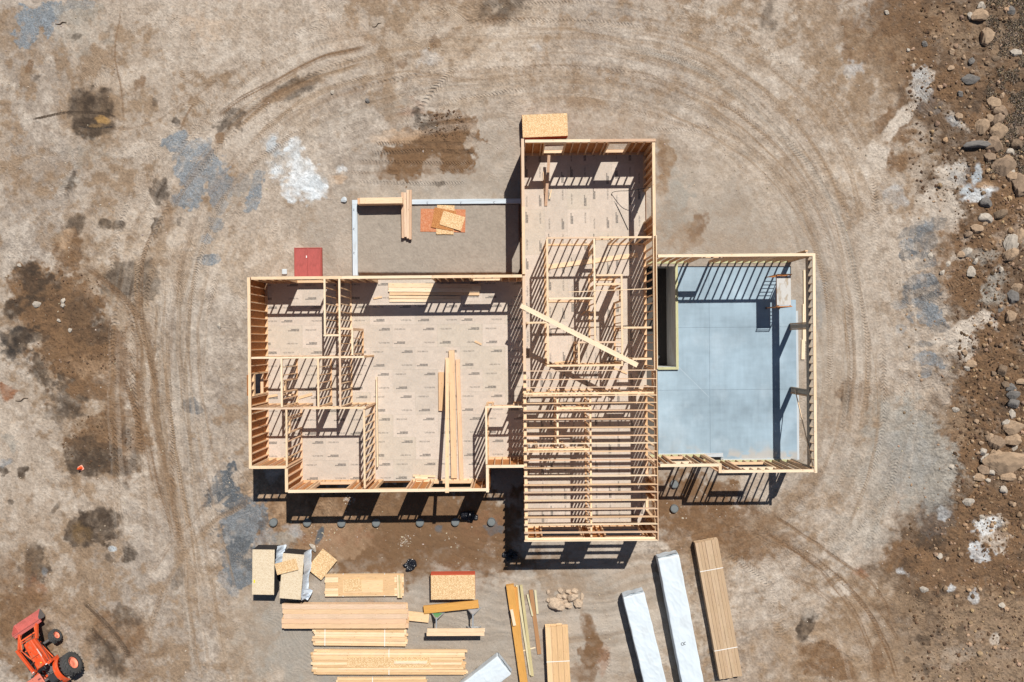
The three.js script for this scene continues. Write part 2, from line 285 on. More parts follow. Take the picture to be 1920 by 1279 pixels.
  // --- brown and wet areas, top left to bottom right
  for (const b of [
    [120, 610, 120, 130, 10, 'mid', .75, .5, .6], [105, 575, 88, 66, 20, 'brown', .95, .35, .6, .03], [160, 665, 84, 64, 10, 'brown', .95, .35, .6, .03], [200, 820, 72, 60, 10, 'brown', .9, .4, .6, .03], [180, 820, 100, 90, 10, 'mid', .7, .5, .6], [180, 1000, 75, 56, 10, 'mid', .5, .6, .6], [230, 1190, 80, 60, 40, 'mid', .6, .6, .6], [60, 1170, 80, 80, 0, 'mid', .7, .6, .6], [150, 440, 60, 60, 0, 'mid', .6, .6, .6], [170, 218, 72, 66, 0, 'mid', .45, .7, .4],
    // worn lanes and drifts
    [725, 975, 265, 85, 0, 'brown', 1, .25, .45], [720, 985, 250, 75, 0, 'brown', 1, .35, .3], [640, 1020, 90, 30, 0, 'rust', .4, .6, .6], [900, 1000, 60, 40, 0, 'rust', .35, .6, .6], [800, 1040, 100, 26, 0, 'dark', .22, .7, .6], [500, 940, 40, 40, 0, 'tan', .5, .5, .6], [700, 1050, 150, 40, 0, 'brown', .9, .4, .5], [900, 1060, 110, 40, -8, 'brown', .85, .35, .5], [600, 985, 110, 55, 10, 'tan', .35, .5, .6], [840, 1030, 130, 60, 0, 'brown', .6, .5, .5], [1300, 950, 115, 60, 8, 'brown', 1, .3, .45], [1330, 1020, 110, 40, 10, 'brown', .85, .4, .5], [1420, 1010, 70, 50, 30, 'brown', .6, .5, .6], [1340, 1070, 70, 70, 0, 'mid', .6, .6, .6],
    [640, 1200, 190, 100, 0, 'grey', .75, .5, .4], [860, 1180, 170, 110, 0, 'court', .8, .5, .4], [930, 1250, 120, 60, 0, 'court', .6, .5, .4],
    // left side
    [45, 70, 60, 45, 0, 'mid', .5, .6, .8], [80, 25, 40, 20, 0, 'brown', .5, .6, .8], [155, 65, 50, 40, 0, 'grey', .5, .6, .7], [170, 215, 56, 52, 0, 'mid', .75, .5, .35], [172, 200, 44, 36, 0, 'dark', .88, .35, .3], [175, 237, 42, 22, 4, 'dark', .8, .25, .25], [190, 224, 14, 7, 15, 'ochre', .8, .5, .6], [182, 236, 12, 5, 0, 'ochre', .55, .6, .6],
    [262, 160, 9, 12, 20, 'brown', .7, .4, .7], [290, 190, 6, 11, 10, 'dark', .6, .4, .6], [328, 229, 10, 8, 40, 'dark', .75, .3, .5], [148, 72, 9, 8, 0, 'dark', .5, .4, .7], [55, 122, 12, 7, -40, 'brown', .7, .4, .7], [72, 143, 9, 6, -30, 'dark', .55, .4, .7], [430, 228, 30, 22, -30, 'dark', .78, .4, .6, .02], [412, 258, 10, 14, 20, 'brown', .8, .4, .6],
    [560, 165, 48, 20, -22, 'dark', .85, .35, .45], [520, 178, 40, 12, -25, 'brown', .7, .5, .5], [270, 350, 35, 30, 0, 'mid', .3, .7, .8], [130, 345, 13, 22, 10, 'dark', .7, .5, .8], [138, 420, 20, 28, 0, 'dark', .6, .45, .6], [138, 470, 34, 40, 0, 'brown', .85, .35, .5, .02], [120, 450, 14, 26, 10, 'tan', .5, .6, .7],
    [195, 421, 14, 11, 0, 'dark', .72, .25, .3], [221, 421, 14, 11, 0, 'dark', .74, .25, .3], [302, 362, 17, 30, 8, 'dark', .85, .35, .6, .02], [296, 425, 12, 24, 15, 'dark', .78, .35, .5], [312, 405, 12, 30, 10, 'brown', .6, .5, .6], [336, 415, 6, 9, 0, 'dark', .6, .4, .6],
    [233, 520, 32, 36, 0, 'dark', .66, .22, .28], [278, 525, 20, 38, 8, 'dark', .62, .25, .35], [225, 545, 46, 22, 35, 'dark', .5, .35, .5], [258, 570, 10, 30, 0, 'brown', .7, .4, .5],
    [95, 550, 82, 50, 25, 'brown', .92, .3, .5, .03], [70, 530, 50, 26, 30, 'dark', .85, .35, .6, .03], [40, 575, 36, 16, -35, 'dark', .8, .35, .6], [105, 590, 62, 36, 20, 'brown', .85, .35, .6, .03], [150, 650, 92, 62, 10, 'brown', .92, .3, .5, .04], [150, 610, 60, 40, 10, 'dark', .45, .6, .7, .03], [175, 690, 60, 30, 0, 'tan', .35, .5, .6], [30, 640, 34, 30, -20, 'black', .86, .4, .55], [60, 635, 30, 16, 0, 'dark', .8, .4, .6], [15, 740, 16, 18, 0, 'rust', .85, .35, .6], [75, 690, 24, 24, 0, 'dark', .7, .4, .6], [195, 620, 30, 18, 20, 'dark', .5, .4, .6], [225, 660, 22, 30, 0, 'brown', .7, .5, .6], [292, 650, 10, 9, 0, 'dark', .6, .4, .5],
    [130, 755, 40, 40, 20, 'dark', .72, .5, .6], [180, 730, 52, 34, 20, 'brown', .85, .4, .6, .02], [225, 740, 26, 50, 0, 'brown', .7, .5, .6], [200, 830, 70, 50, 0, 'brown', .85, .4, .6, .03], [165, 850, 52, 40, 20, 'dark', .72, .35, .5, .02], [160, 880, 40, 24, 20, 'dark', .62, .35, .5], [215, 865, 46, 22, 0, 'dark', .66, .35, .5], [240, 815, 12, 24, 0, 'black', .55, .5, .6], [105, 780, 20, 18, 0, 'dark', .5, .5, .7], [250, 860, 14, 22, 0, 'dark', .55, .4, .5],
    [45, 885, 10, 12, 0, 'dark', .85, .3, .5], [8, 882, 10, 10, 0, 'dark', .8, .3, .6], [20, 825, 16, 18, 0, 'grey', .7, .5, .9], [12, 868, 16, 8, 0, 'gravel', .6, .5, .8], [182, 985, 48, 32, 15, 'dark', .84, .2, .35], [152, 1005, 26, 30, 15, 'dark', .84, .3, .4], [205, 968, 24, 16, 0, 'dark', .7, .3, .4], [152, 1000, 16, 18, 0, 'ochre', .2, .6, .6], [240, 1042, 13, 20, 15, 'dark', .8, .25, .5], [203, 1045, 6, 14, -30, 'dark', .6, .3, .5],
    [20, 943, 6, 6, 0, 'dark', .7, .4, .6], [105, 952, 5, 14, 35, 'dark', .6, .4, .5], [232, 910, 9, 9, 0, 'dark', .55, .4, .6], [345, 880, 8, 6, 30, 'dark', .6, .4, .5], [315, 922, 22, 9, 10, 'dark', .55, .4, .6], [68, 1062, 22, 42, 15, 'dark', .78, .35, .5], [62, 1100, 22, 30, 0, 'rust', .55, .5, .6], [20, 1080, 40, 60, 0, 'brown', .6, .5, .6], [30, 1140, 60, 40, -20, 'brown', .85, .4, .6, .03], [40, 1200, 50, 60, 0, 'brown', .8, .4, .6, .02], [85, 1190, 20, 22, 30, 'dark', .6, .4, .5], [230, 1185, 52, 36, 50, 'brown', .75, .4, .5], [205, 1225, 28, 50, -35, 'dark', .66, .4, .5], [240, 1150, 22, 26, 30, 'dark', .55, .4, .5], [335, 1080, 16, 26, 0, 'dark', .5, .5, .6], [265, 1240, 30, 40, 0, 'brown', .5, .5, .6],
    [305, 760, 14, 150, -3, 'mid', .7, .6, .9], [288, 700, 9, 110, -4, 'brown', .6, .6, .9], [330, 960, 18, 130, -14, 'mid', .65, .6, .9], [312, 900, 8, 110, -14, 'brown', .6, .6, .9], [350, 1080, 26, 100, -10, 'mid', .5, .7, .9], [262, 760, 16, 60, -5, 'brown', .7, .5, .8], [300, 460, 14, 60, 12, 'mid', .6, .6, .9], [345, 560, 12, 90, 5, 'mid', .4, .7, .9], [470, 1180, 40, 90, 0, 'mid', .35, .7, .9], [60, 330, 50, 60, 0, 'mid', .4, .7, .9], [150, 300, 40, 50, 20, 'grey', .4, .7, .9], [470, 40, 60, 40, 0, 'mid', .35, .7, .9], [380, 40, 40, 30, 0, 'tan', .3, .7, .9], [60, 980, 50, 60, 0, 'mid', .3, .8, .9], [640, 60, 60, 40, 0, 'tan', .2, .8, .9],
    // top middle
    [950, 20, 52, 30, -10, 'dark', .62, .5, .5], [930, 40, 26, 10, -10, 'brown', .5, .5, .6], [820, 82, 13, 12, 0, 'brown', .7, .5, .8], [752, 122, 12, 9, 0, 'brown', .7, .4, .6], [770, 205, 30, 16, -25, 'rust', .35, .5, .8], [835, 262, 52, 46, 20, 'brown', 1, .25, .5, .04], [800, 285, 66, 44, 5, 'brown', 1, .25, .5, .03], [830, 228, 44, 26, 10, 'dark', .85, .22, .7, .07], [862, 262, 38, 44, 25, 'brown', .95, .25, .7, .06], [840, 245, 40, 30, 0, 'brown', .9, .3, .7, .06], [800, 240, 26, 14, -20, 'dark', .7, .3, .7, .05], [776, 252, 44, 12, -10, 'brown', .85, .3, .7, .02], [885, 262, 9, 30, 25, 'sand', .7, .4, .8], [748, 256, 52, 13, -6, 'tan', .6, .4, .5], [765, 302, 40, 36, 5, 'brown', 1, .2, .6, .02], [850, 298, 40, 30, 5, 'brown', .95, .25, .6, .02], [800, 282, 50, 14, 0, 'brown', .9, .3, .6, .02], [812, 310, 14, 22, 10, 'sand', .6, .4, .8], [745, 325, 36, 14, 5, 'brown', .75, .35, .6], [870, 318, 26, 12, 0, 'brown', .7, .3, .5], [822, 345, 14, 5, 0, 'dark', .5, .5, .9],
    [632, 335, 20, 8, 0, 'tan', .6, .5, .6], [1085, 150, 30, 14, -10, 'mid', .6, .5, .9], [1060, 170, 26, 8, 0, 'brown', .4, .5, .9], [1090, 190, 34, 14, 0, 'mid', .6, .5, .9], [1242, 310, 18, 60, 0, 'mid', .85, .5, .7], [1240, 290, 9, 40, 0, 'brown', .5, .6, .8], [1262, 400, 34, 70, 5, 'grey', .9, .5, .6], [1262, 420, 34, 50, 0, 'mid', .35, .6, .8], [1308, 425, 14, 28, 20, 'brown', .7, .5, .7], [1285, 440, 30, 30, 0, 'mid', .5, .6, .7], [1440, 25, 11, 32, 8, 'dark', .5, .5, .7], [1180, 35, 14, 8, 20, 'brown', .6, .5, .8], [1420, 115, 20, 30, 0, 'mid', .5, .6, .8],
    // right
    [1560, 60, 90, 80, 0, 'mid', .75, .6, .7], [1680, 60, 90, 70, 0, 'brown', .75, .5, .7, .03], [1720, 130, 60, 70, 0, 'brown', .6, .5, .7, .03], [1640, 130, 60, 70, 0, 'mid', .6, .6, .7], [1560, 230, 80, 70, 0, 'mid', .55, .7, .7], [1690, 230, 40, 50, 0, 'brown', .8, .4, .6, .03], [1690, 300, 30, 24, 0, 'brown', .8, .4, .6, .03], [1820, 180, 60, 60, 0, 'brown', .9, .4, .6, .05], [1835, 190, 30, 22, 20, 'dark', .6, .5, .7, .05], [1780, 60, 40, 36, 20, 'mid', .7, .5, .7, .03], [1890, 60, 46, 80, 0, 'mid', .5, .6, .8, .05], [1890, 170, 36, 70, 0, 'brown', .5, .6, .9, .04], [1860, 350, 60, 50, 0, 'brown', .85, .4, .6, .05], [1900, 400, 40, 70, 0, 'brown', .85, .4, .6, .05],
    [1790, 470, 48, 50, 0, 'brown', .8, .35, .6, .04], [1800, 545, 44, 40, -20, 'brown', .92, .3, .5, .05], [1850, 450, 40, 60, 0, 'brown', .75, .4, .6, .04], [1870, 620, 50, 50, 30, 'brown', .9, .35, .6, .05], [1880, 720, 60, 70, 0, 'brown', .9, .35, .6, .05], [1880, 745, 34, 30, 0, 'dark', .55, .5, .6, .05], [1830, 690, 30, 24, 0, 'brown', .85, .35, .6, .03], [1840, 840, 80, 80, 0, 'brown', .9, .4, .6, .05], [1790, 800, 44, 40, 0, 'mid', .7, .5, .6], [1880, 960, 70, 60, 0, 'brown', .92, .35, .6, .05], [1820, 1010, 60, 50, 0, 'brown', .8, .45, .6, .03], [1786, 874, 14, 14, 0, 'dark', .7, .35, .6, .03],
    [1605, 745, 28, 42, 0, 'brown', .7, .4, .5], [1588, 750, 9, 34, 0, 'dark', .7, .35, .5], [1700, 1045, 52, 40, 20, 'brown', .9, .3, .5, .03], [1740, 1015, 34, 22, 20, 'dark', .78, .35, .5, .02], [1705, 1058, 18, 14, 0, 'dark', .6, .4, .5], [1780, 1080, 80, 50, 0, 'brown', .72, .5, .6, .03], [1880, 1070, 60, 60, 0, 'brown', .85, .4, .6, .03], [1725, 1130, 17, 22, -15, 'dark', .72, .35, .5], [1772, 1110, 20, 10, 0, 'black', .6, .4, .7], [1850, 1160, 90, 50, 0, 'mid', .8, .5, .6], [1700, 1230, 150, 60, 0, 'mid', .6, .6, .7], [1860, 1250, 90, 50, 0, 'mid', .65, .6, .7], [1803, 1185, 9, 26, 0, 'dark', .5, .5, .6], [1760, 1182, 8, 8, 0, 'dark', .7, .4, .5], [1725, 1194, 14, 12, 0, 'dark', .6, .5, .8], [1738, 1258, 10, 10, 0, 'dark', .55, .5, .6], [1702, 1238, 6, 6, 0, 'dark', .6, .4, .5],
    [1512, 1172, 16, 36, 20, 'dark', .85, .22, .4], [1545, 1228, 52, 24, 20, 'brown', .92, .3, .4, .02], [1575, 1262, 34, 22, 20, 'brown', .8, .35, .5], [1520, 1255, 30, 14, 20, 'brown', .8, .4, .5], [1650, 1240, 18, 34, 0, 'brown', .7, .4, .5], [1613, 1078, 16, 9, 20, 'rust', .7, .35, .5], [1540, 1110, 60, 30, 30, 'mid', .5, .6, .7], [1700, 1135, 46, 24, 0, 'mid', .7, .5, .6],
    [1105, 1175, 14, 34, -20, 'brown', .85, .3, .4], [1110, 1225, 24, 32, 10, 'brown', .92, .25, .4, .03], [1098, 1262, 26, 22, 0, 'brown', .7, .4, .5], [1310, 1195, 18, 20, 0, 'mid', .6, .5, .6], [1130, 1235, 12, 30, 0, 'rust', .4, .5, .6], [1020, 1095, 26, 26, 0, 'mid', .6, .5, .7], [1060, 1075, 60, 26, 20, 'mid', .5, .5, .7]
  ]) blob(...b);
  // grey, pale and white
  for (const b of [
    [1690, 800, 70, 50, 20, 'grey', .95, .4, .5], [1690, 880, 90, 80, 20, 'grey', .8, .5, .5], [1740, 900, 44, 70, 0, 'grey', .7, .4, .6], [1660, 760, 30, 30, 0, 'grey', .5, .6, .5], [1740, 880, 40, 60, 10, 'grey', .8, .4, .5], [1620, 900, 60, 90, 0, 'court', .6, .6, .5], [1590, 990, 80, 60, 20, 'pale', .5, .6, .6], [1690, 470, 90, 110, 10, 'pale', .55, .6, .6], [1700, 640, 90, 70, 0, 'pale', .5, .6, .6], [1765, 390, 50, 46, 20, 'pale', .6, .45, .6], [1785, 325, 32, 30, 10, 'pale', .9, .35, .5, .02],
    [1690, 225, 56, 13, -48, 'pale', .95, .35, .35, .01], [1640, 300, 38, 20, -60, 'pale', .9, .4, .4], [1790, 230, 34, 9, 45, 'pale', .7, .6, .8], [1785, 228, 20, 6, 45, 'blue', .45, .6, .8], [1800, 620, 62, 14, -28, 'pale', .85, .45, .5], [1850, 600, 26, 12, 35, 'pale', .8, .45, .5], [1865, 540, 22, 40, 15, 'grey', .8, .4, .5], [1800, 640, 26, 40, 10, 'pale', .8, .5, .6], [1840, 480, 36, 14, 0, 'grey', .6, .5, .6], [1895, 440, 26, 34, 0, 'pale', .25, .5, .8],
    [1832, 325, 9, 24, 5, 'blue', .8, .6, .6], [1838, 365, 34, 11, -12, 'white', .75, .55, .6], [1818, 360, 15, 12, 0, 'blue', .7, .6, .6], [1850, 350, 16, 9, 0, 'tan', .6, .5, .5], [1862, 1002, 38, 32, -10, 'pale', .95, .3, .6, .03], [1850, 1000, 24, 24, -10, 'white', .6, .5, .7, .03], [1835, 1040, 22, 16, 0, 'white', .7, .3, .6], [1886, 990, 14, 30, 15, 'brown', .75, .35, .8], [1876, 985, 10, 12, 15, 'black', .6, .5, .9], [1690, 1075, 14, 8, 0, 'white', .5, .6, .8], [1785, 1102, 12, 9, 0, 'white', .6, .5, .8], [1832, 1118, 10, 12, 0, 'white', .5, .5, .8], [1770, 968, 12, 10, 0, 'white', .5, .6, .8], [1865, 1200, 8, 14, 10, 'pale', .8, .4, .5],
    [560, 320, 56, 48, 15, 'pale', .55, .7, .6], [566, 328, 46, 38, 15, 'white', .9, .5, .6, .03], [566, 326, 36, 28, 15, 'white', .9, .5, .6, .03], [553, 283, 15, 26, 0, 'white', .85, .5, .6, .02], [515, 278, 14, 25, 8, 'blue', .75, .6, .6, .02], [548, 362, 20, 12, 20, 'white', .6, .6, .6], [595, 345, 20, 18, 0, 'blue', .6, .5, .6, .02], [568, 316, 14, 10, 0, 'grey', .5, .8, .8], [530, 300, 30, 30, 0, 'blue', .3, .7, .7], [640, 318, 12, 7, 0, 'white', .5, .5, .8], [620, 248, 30, 12, 0, 'pale', .6, .5, .7], [810, 110, 30, 14, 0, 'white', .25, .6, .8], [1005, 90, 12, 14, 10, 'white', .3, .6, .7], [1600, 125, 16, 12, 0, 'white', .35, .6, .8], [1680, 375, 18, 26, -30, 'blue', .35, .6, .7], [1440, 1090, 60, 40, 30, 'pale', .5, .6, .7], [1580, 1105, 20, 16, 0, 'pale', .9, .3, .4], [1530, 1130, 40, 30, 0, 'pale', .5, .6, .6], [1790, 1230, 40, 20, 0, 'pale', .25, .6, .7], [540, 1010, 26, 20, 20, 'grey', .7, .4, .6], [555, 1000, 22, 12, 30, 'blue', .35, .5, .7], [598, 1003, 6, 18, 25, 'dgravel', .85, .3, .4], [823, 992, 7, 7, 0, 'dgravel', .7, .4, .5], [925, 992, 17, 14, 10, 'dgravel', .75, .35, .6], [1388, 930, 14, 8, -20, 'dgravel', .6, .4, .6], [660, 937, 1, 1, 0, 'pale', .1, .5, .5], [210, 1028, 9, 6, 0, 'blue', .8, .3, .5], [82, 1070, 7, 10, 0, 'gravel', .6, .5, .5]
  ]) blob(...b);
  for (const b of [[68, 30, 44, 22, -15, 'gravel', 1], [92, 32, 20, 34, 10, 'gravel', .95], [52, 66, 26, 30, 20, 'gravel', .95], [140, 8, 36, 14, 0, 'gravel', .7], [150, 22, 60, 22, 0, 'grey', .6], [335, 265, 26, 28, 0, 'gravel', .95], [375, 300, 46, 44, 10, 'gravel', 1], [358, 362, 32, 44, 10, 'gravel', 1], [408, 350, 24, 50, 10, 'gravel', .85], [478, 355, 15, 42, 15, 'gravel', .95], [405, 420, 18, 18, 0, 'gravel', .8], [386, 448, 14, 18, 0, 'gravel', .95], [390, 488, 22, 10, -5, 'gravel', .95], [445, 345, 30, 18, 0, 'gravel', .5], [365, 764, 24, 16, 20, 'dgravel', .9], [418, 918, 30, 46, 10, 'dgravel', 1], [450, 975, 46, 52, 30, 'dgravel', .85], [455, 985, 40, 50, 30, 'gravel', .7], [455, 1055, 44, 42, 0, 'dgravel', .95], [445, 1085, 30, 30, 0, 'gravel', .6], [500, 1010, 26, 24, 0, 'gravel', .55],
    [1736, 425, 42, 16, -15, 'dgravel', .7], [1740, 425, 14, 12, 0, 'gravel', .9], [1725, 452, 24, 24, 20, 'dgravel', .85], [1700, 458, 14, 10, 0, 'gravel', .8], [1716, 478, 24, 9, 0, 'dgravel', .9], [1742, 492, 22, 16, 0, 'dgravel', .7], [1718, 528, 32, 14, -15, 'gravel', 1], [1735, 560, 38, 28, 20, 'dgravel', .9], [1742, 595, 42, 26, 20, 'gravel', 1], [1755, 612, 22, 14, 20, 'dgravel', .7], [1682, 573, 16, 10, 0, 'gravel', .6], [1738, 672, 28, 14, 20, 'gravel', .95], [1735, 700, 10, 10, 0, 'gravel', .8], [1740, 645, 20, 6, 0, 'dgravel', .6], [1690, 618, 10, 10, 0, 'gravel', .5], [1730, 155, 27, 36, 0, 'pale', .9], [1732, 152, 22, 30, 0, 'blue', .55], [1740, 195, 22, 16, 0, 'dgravel', .45], [1800, 320, 22, 24, 10, 'blue', .3], [1800, 330, 18, 14, 10, 'dgravel', .35], [1535, 565, 16, 40, 0, 'gravel', .45], [1500, 600, 9, 20, 0, 'gravel', .4], [1700, 870, 60, 60, 0, 'gravel', .25], [1755, 960, 30, 44, 0, 'dgravel', .3], [1600, 1000, 60, 40, 0, 'grey', .4]]) speckle(...b);
  // wheel and crawler tracks
  const ring = [[330, 1290], [300, 1000], [285, 750], [295, 560], [345, 400], [430, 280], [560, 180], [740, 125], [960, 105], [1150, 108], [1330, 155], [1470, 255], [1560, 400], [1605, 560], [1610, 720], [1575, 880], [1500, 980], [1400, 1060]];
  for (const [off, w, col, a] of [[-62, 44, 'pale', .16], [10, 50, 'pale', .16], [66, 44, 'court', .3], [-20, 34, 'mid', .12], [40, 30, 'mid', .12], [110, 50, 'pale', .2]]) track(ring, w, col, a, 0, .165, off, .004);
  for (const pts of [[[1150, 70], [1300, 105], [1450, 215], [1545, 355], [1598, 520], [1612, 700], [1600, 860]], [[1100, 100], [1280, 150], [1420, 250], [1520, 380], [1570, 540]], [[330, 470], [322, 620], [330, 780], [350, 950], [380, 1100], [410, 1280]], [[380, 480], [360, 640], [372, 800], [400, 930]]]) for (const [o, w, c, a] of [[0, 34, 'pale', .3], [-18, 9, 'mid', .4], [16, 8, 'mid', .35], [30, 14, 'court', .4]]) track(pts, w, c, a, 0, .165, o, .008);
  for (let q = 0; q < 20; q++) track(ring.slice(q < 4 ? 0 : 7 + ((rnd() * 3) | 0), q < 4 ? 5 : 13 + ((rnd() * 6) | 0)), rr(4, 10), rnd() < .55 ? 'mid' : 'pale', rr(.14, .32), 0, .165, rr(-120, 105), rr(.004, .016));
  for (const [pts, w, a] of [[[[1230, 190], [1300, 235], [1400, 310], [1480, 400], [1530, 500], [1550, 620]], 5, .6], [[[1250, 170], [1350, 225], [1450, 310], [1530, 420], [1562, 540]], 4, .55], [[[1280, 165], [1380, 215], [1480, 310], [1550, 420], [1580, 560], [1590, 700]], 6, .6], [[[1130, 130], [1260, 160], [1390, 235], [1500, 350], [1570, 480]], 5, .5], [[[1150, 95], [1290, 130], [1420, 205], [1530, 320]], 8, .45], [[[1330, 100], [1440, 170], [1540, 290], [1590, 400]], 8, .5], [[[1400, 90], [1500, 180], [1580, 300], [1620, 420]], 10, .45], [[[1590, 1000], [1640, 880], [1655, 760], [1640, 640]], 7, .45], [[[1545, 900], [1580, 800], [1590, 700], [1570, 560]], 6, .5], [[[440, 240], [500, 190], [580, 150], [690, 120]], 7, .7], [[[455, 275], [520, 215], [600, 172], [700, 150]], 6, .6], [[[420, 225], [480, 180], [560, 135]], 6, .65], [[[960, 60], [1080, 55], [1200, 80]], 10, .4], [[[620, 130], [760, 95], [900, 90]], 8, .35], [[[298, 560], [288, 700], [296, 860], [318, 1020]], 6, .6], [[[318, 520], [312, 660], [322, 820], [350, 980], [380, 1130]], 5, .55], [[[275, 640], [278, 780], [300, 920]], 8, .6], [[[360, 500], [350, 640], [362, 800], [395, 960], [440, 1120]], 6, .45], [[[250, 560], [262, 640], [270, 720]], 8, .6], [[[340, 1000], [352, 1120], [380, 1270]], 9, .5], [[[310, 1080], [330, 1180], [345, 1280]], 9, .5]]) track(pts, w * 1.25, 'mid', a * .95, 0, .165, 0, .03);
  for (const [off, w, col, a] of [[-70, 15, 'mid', .2], [-34, 16, 'mid', .25], [-12, 13, 'mid', .28], [22, 15, 'brown', .2], [56, 14, 'mid', .24], [-96, 13, null, 0], [92, 13, null, 0]]) track(ring, w, col, a, .012, .165 + (off & 7) * .008, off);
  for (const [pts, w, col, a, td] of [
    [[[1130, 60], [1290, 100], [1440, 210], [1540, 350], [1590, 520], [1600, 700]], 17, null, 0, .014], [[[1160, 80], [1330, 130], [1470, 250], [1560, 390], [1612, 560], [1622, 700]], 16, 'court', .6, .014], [[[1200, 250], [1330, 260], [1450, 360], [1530, 470], [1560, 620]], 14, null, 0, .012], [[[1240, 230], [1370, 260], [1480, 360], [1545, 470]], 12, 'mid', .3, .012],
    [[[395, 215], [450, 180], [520, 150], [600, 110], [700, 85]], 13, 'brown', .6, .012], [[[400, 265], [470, 205], [540, 165], [600, 150]], 15, 'brown', .6, .014], [[[470, 255], [540, 200], [630, 165], [760, 140], [900, 150], [1080, 130]], 14, 'mid', .5, .014], [[[780, 215], [820, 170], [850, 140], [870, 120]], 18, null, 0, .02], [[[790, 200], [860, 180], [960, 165], [1060, 160]], 16, null, 0, .016], [[[480, 100], [620, 70], [760, 90], [900, 80]], 16, null, 0, .016], [[[560, 40], [700, 30], [860, 50]], 18, null, 0, .016],
    [[[700, 262], [780, 262], [880, 270]], 12, 'dark', .2, .02], [[[690, 283], [790, 282], [900, 284]], 12, 'dark', .2, .02], [[[660, 302], [780, 302], [890, 302]], 12, 'brown', .25, .02], [[[640, 318], [780, 320], [890, 318]], 10, 'brown', .25, .02], [[[660, 340], [780, 342], [880, 338]], 12, null, 0, .02], [[[630, 275], [700, 285]], 10, null, 0, .02],
    [[[200, 230], [260, 232], [330, 200], [410, 150], [470, 120]], 9, 'brown', .4, .008], [[[55, 222], [120, 214], [175, 217], [220, 230]], 6, 'dark', .75, 0], [[[140, 246], [175, 250], [215, 246]], 5, 'black', .7, .012], [[[142, 236], [180, 240], [218, 236]], 5, 'dark', .6, .012],
    [[[150, 500], [190, 530], [240, 580], [270, 640], [290, 720], [300, 800]], 16, 'brown', .55, .012], [[[160, 400], [160, 450], [170, 510], [230, 570], [262, 640], [275, 760], [300, 900], [340, 1050]], 18, 'brown', .5, .014], [[[255, 470], [262, 560], [285, 680], [300, 800], [330, 950], [360, 1080]], 14, 'mid', .6, .01], [[[290, 420], [270, 500], [268, 600], [300, 760]], 10, 'brown', .5, .01], [[[310, 480], [312, 600], [320, 760], [340, 900], [380, 1100], [400, 1280]], 14, 'mid', .55, .012], [[[340, 460], [335, 600], [350, 760], [385, 950], [430, 1130], [470, 1280]], 14, 'mid', .4, .012], [[[262, 720], [300, 860], [320, 960], [340, 1030]], 20, 'brown', .5, .014], [[[240, 700], [262, 780], [270, 860]], 16, 'brown', .55, .012], [[[400, 900], [380, 960], [330, 1010], [280, 1080]], 12, 'brown', .45, .01], [[[430, 925], [390, 960], [350, 1000]], 8, 'sand', .7, .004], [[[470, 950], [400, 990], [345, 1040], [290, 1140], [270, 1280]], 14, 'mid', .5, .012], [[[230, 10], [220, 90], [236, 170], [242, 235]], 4, 'brown', .5, 0], [[[400, 160], [395, 200], [388, 232]], 4, 'brown', .6, 0], [[[360, 190], [342, 220], [334, 245]], 6, 'brown', .5, 0],
    [[[1400, 975], [1470, 1015], [1540, 1060], [1610, 1130], [1660, 1210], [1690, 1290]], 12, 'brown', .6, .01], [[[1420, 1000], [1480, 1030], [1550, 1085], [1600, 1150], [1640, 1230], [1655, 1290]], 12, 'brown', .6, .01], [[[1440, 970], [1500, 1010], [1560, 1050], [1640, 1110], [1680, 1190]], 8, 'brown', .55, .006], [[[1460, 1070], [1530, 1110], [1580, 1160], [1615, 1240], [1630, 1290]], 14, 'brown', .55, .012], [[[1540, 1120], [1580, 1190], [1600, 1290]], 9, 'pale', .4, .006], [[[1600, 1080], [1650, 1140], [1690, 1210]], 9, 'brown', .5, .006], [[[1500, 1208], [1560, 1222], [1600, 1248]], 5, 'dark', .7, 0],
    [[[1560, 1040], [1600, 940], [1640, 840], [1650, 700], [1640, 560]], 16, null, 0, .014], [[[1600, 1060], [1650, 960], [1690, 850]], 14, 'grey', .5, .012], [[[1660, 300], [1680, 420], [1700, 520]], 16, null, 0, .014], [[[1640, 330], [1650, 440], [1665, 560]], 16, null, 0, .016], [[[1770, 540], [1800, 530], [1830, 510]], 26, 'brown', .4, .022],
    [[[1100, 1090], [1160, 1060], [1230, 1040]], 20, null, 0, .014], [[[1130, 1110], [1140, 1180], [1150, 1270]], 14, null, 0, .014], [[[1360, 1020], [1440, 1080], [1500, 1180], [1520, 1280]], 20, null, 0, .02], [[[1400, 1100], [1450, 1140], [1470, 1200]], 24, null, 0, .02], [[[1220, 1090], [1235, 1180], [1250, 1270]], 14, null, 0, .014], [[[150, 1130], [200, 1180], [240, 1240]], 14, 'dark', .55, .014], [[[175, 1120], [215, 1150], [260, 1220]], 10, 'dark', .5, .012], [[[170, 1170], [205, 1215], [225, 1270]], 12, 'dark', .5, .012]
  ]) track(pts, w, col, a, td, .165);
  // fine structure everywhere: ripple prints, clods, grit
  for (let j = 0; j < TH; j++) for (let i = 0; i < TW; i++) {
    const id = j * TW + i, o = id * 3, x = t2x(i), z = t2z(j), court = x > CX0 && x < CX1 && z > CY0 && z < CY1;
    const th = 3.1 * vn(x * .22 + 60, z * .22), mask = sstep(.12, .5, vn(x * .4 + 90, z * .4) + .35 * vn(x * 1.3, z * 1.3 + 50));
    const rip = Math.sin((x * Math.cos(th * 1.2) + z * Math.sin(th * 1.2)) * 36 + 5 * vn(x * 1.6, z * 1.6)) * mask;
    const r1 = fbm(x * 3 + 7, z * 3, 3), r2 = vn(x * 11, z * 11), r3 = vn(x * 19 + 5, z * 19), r4 = rnd() - .5;
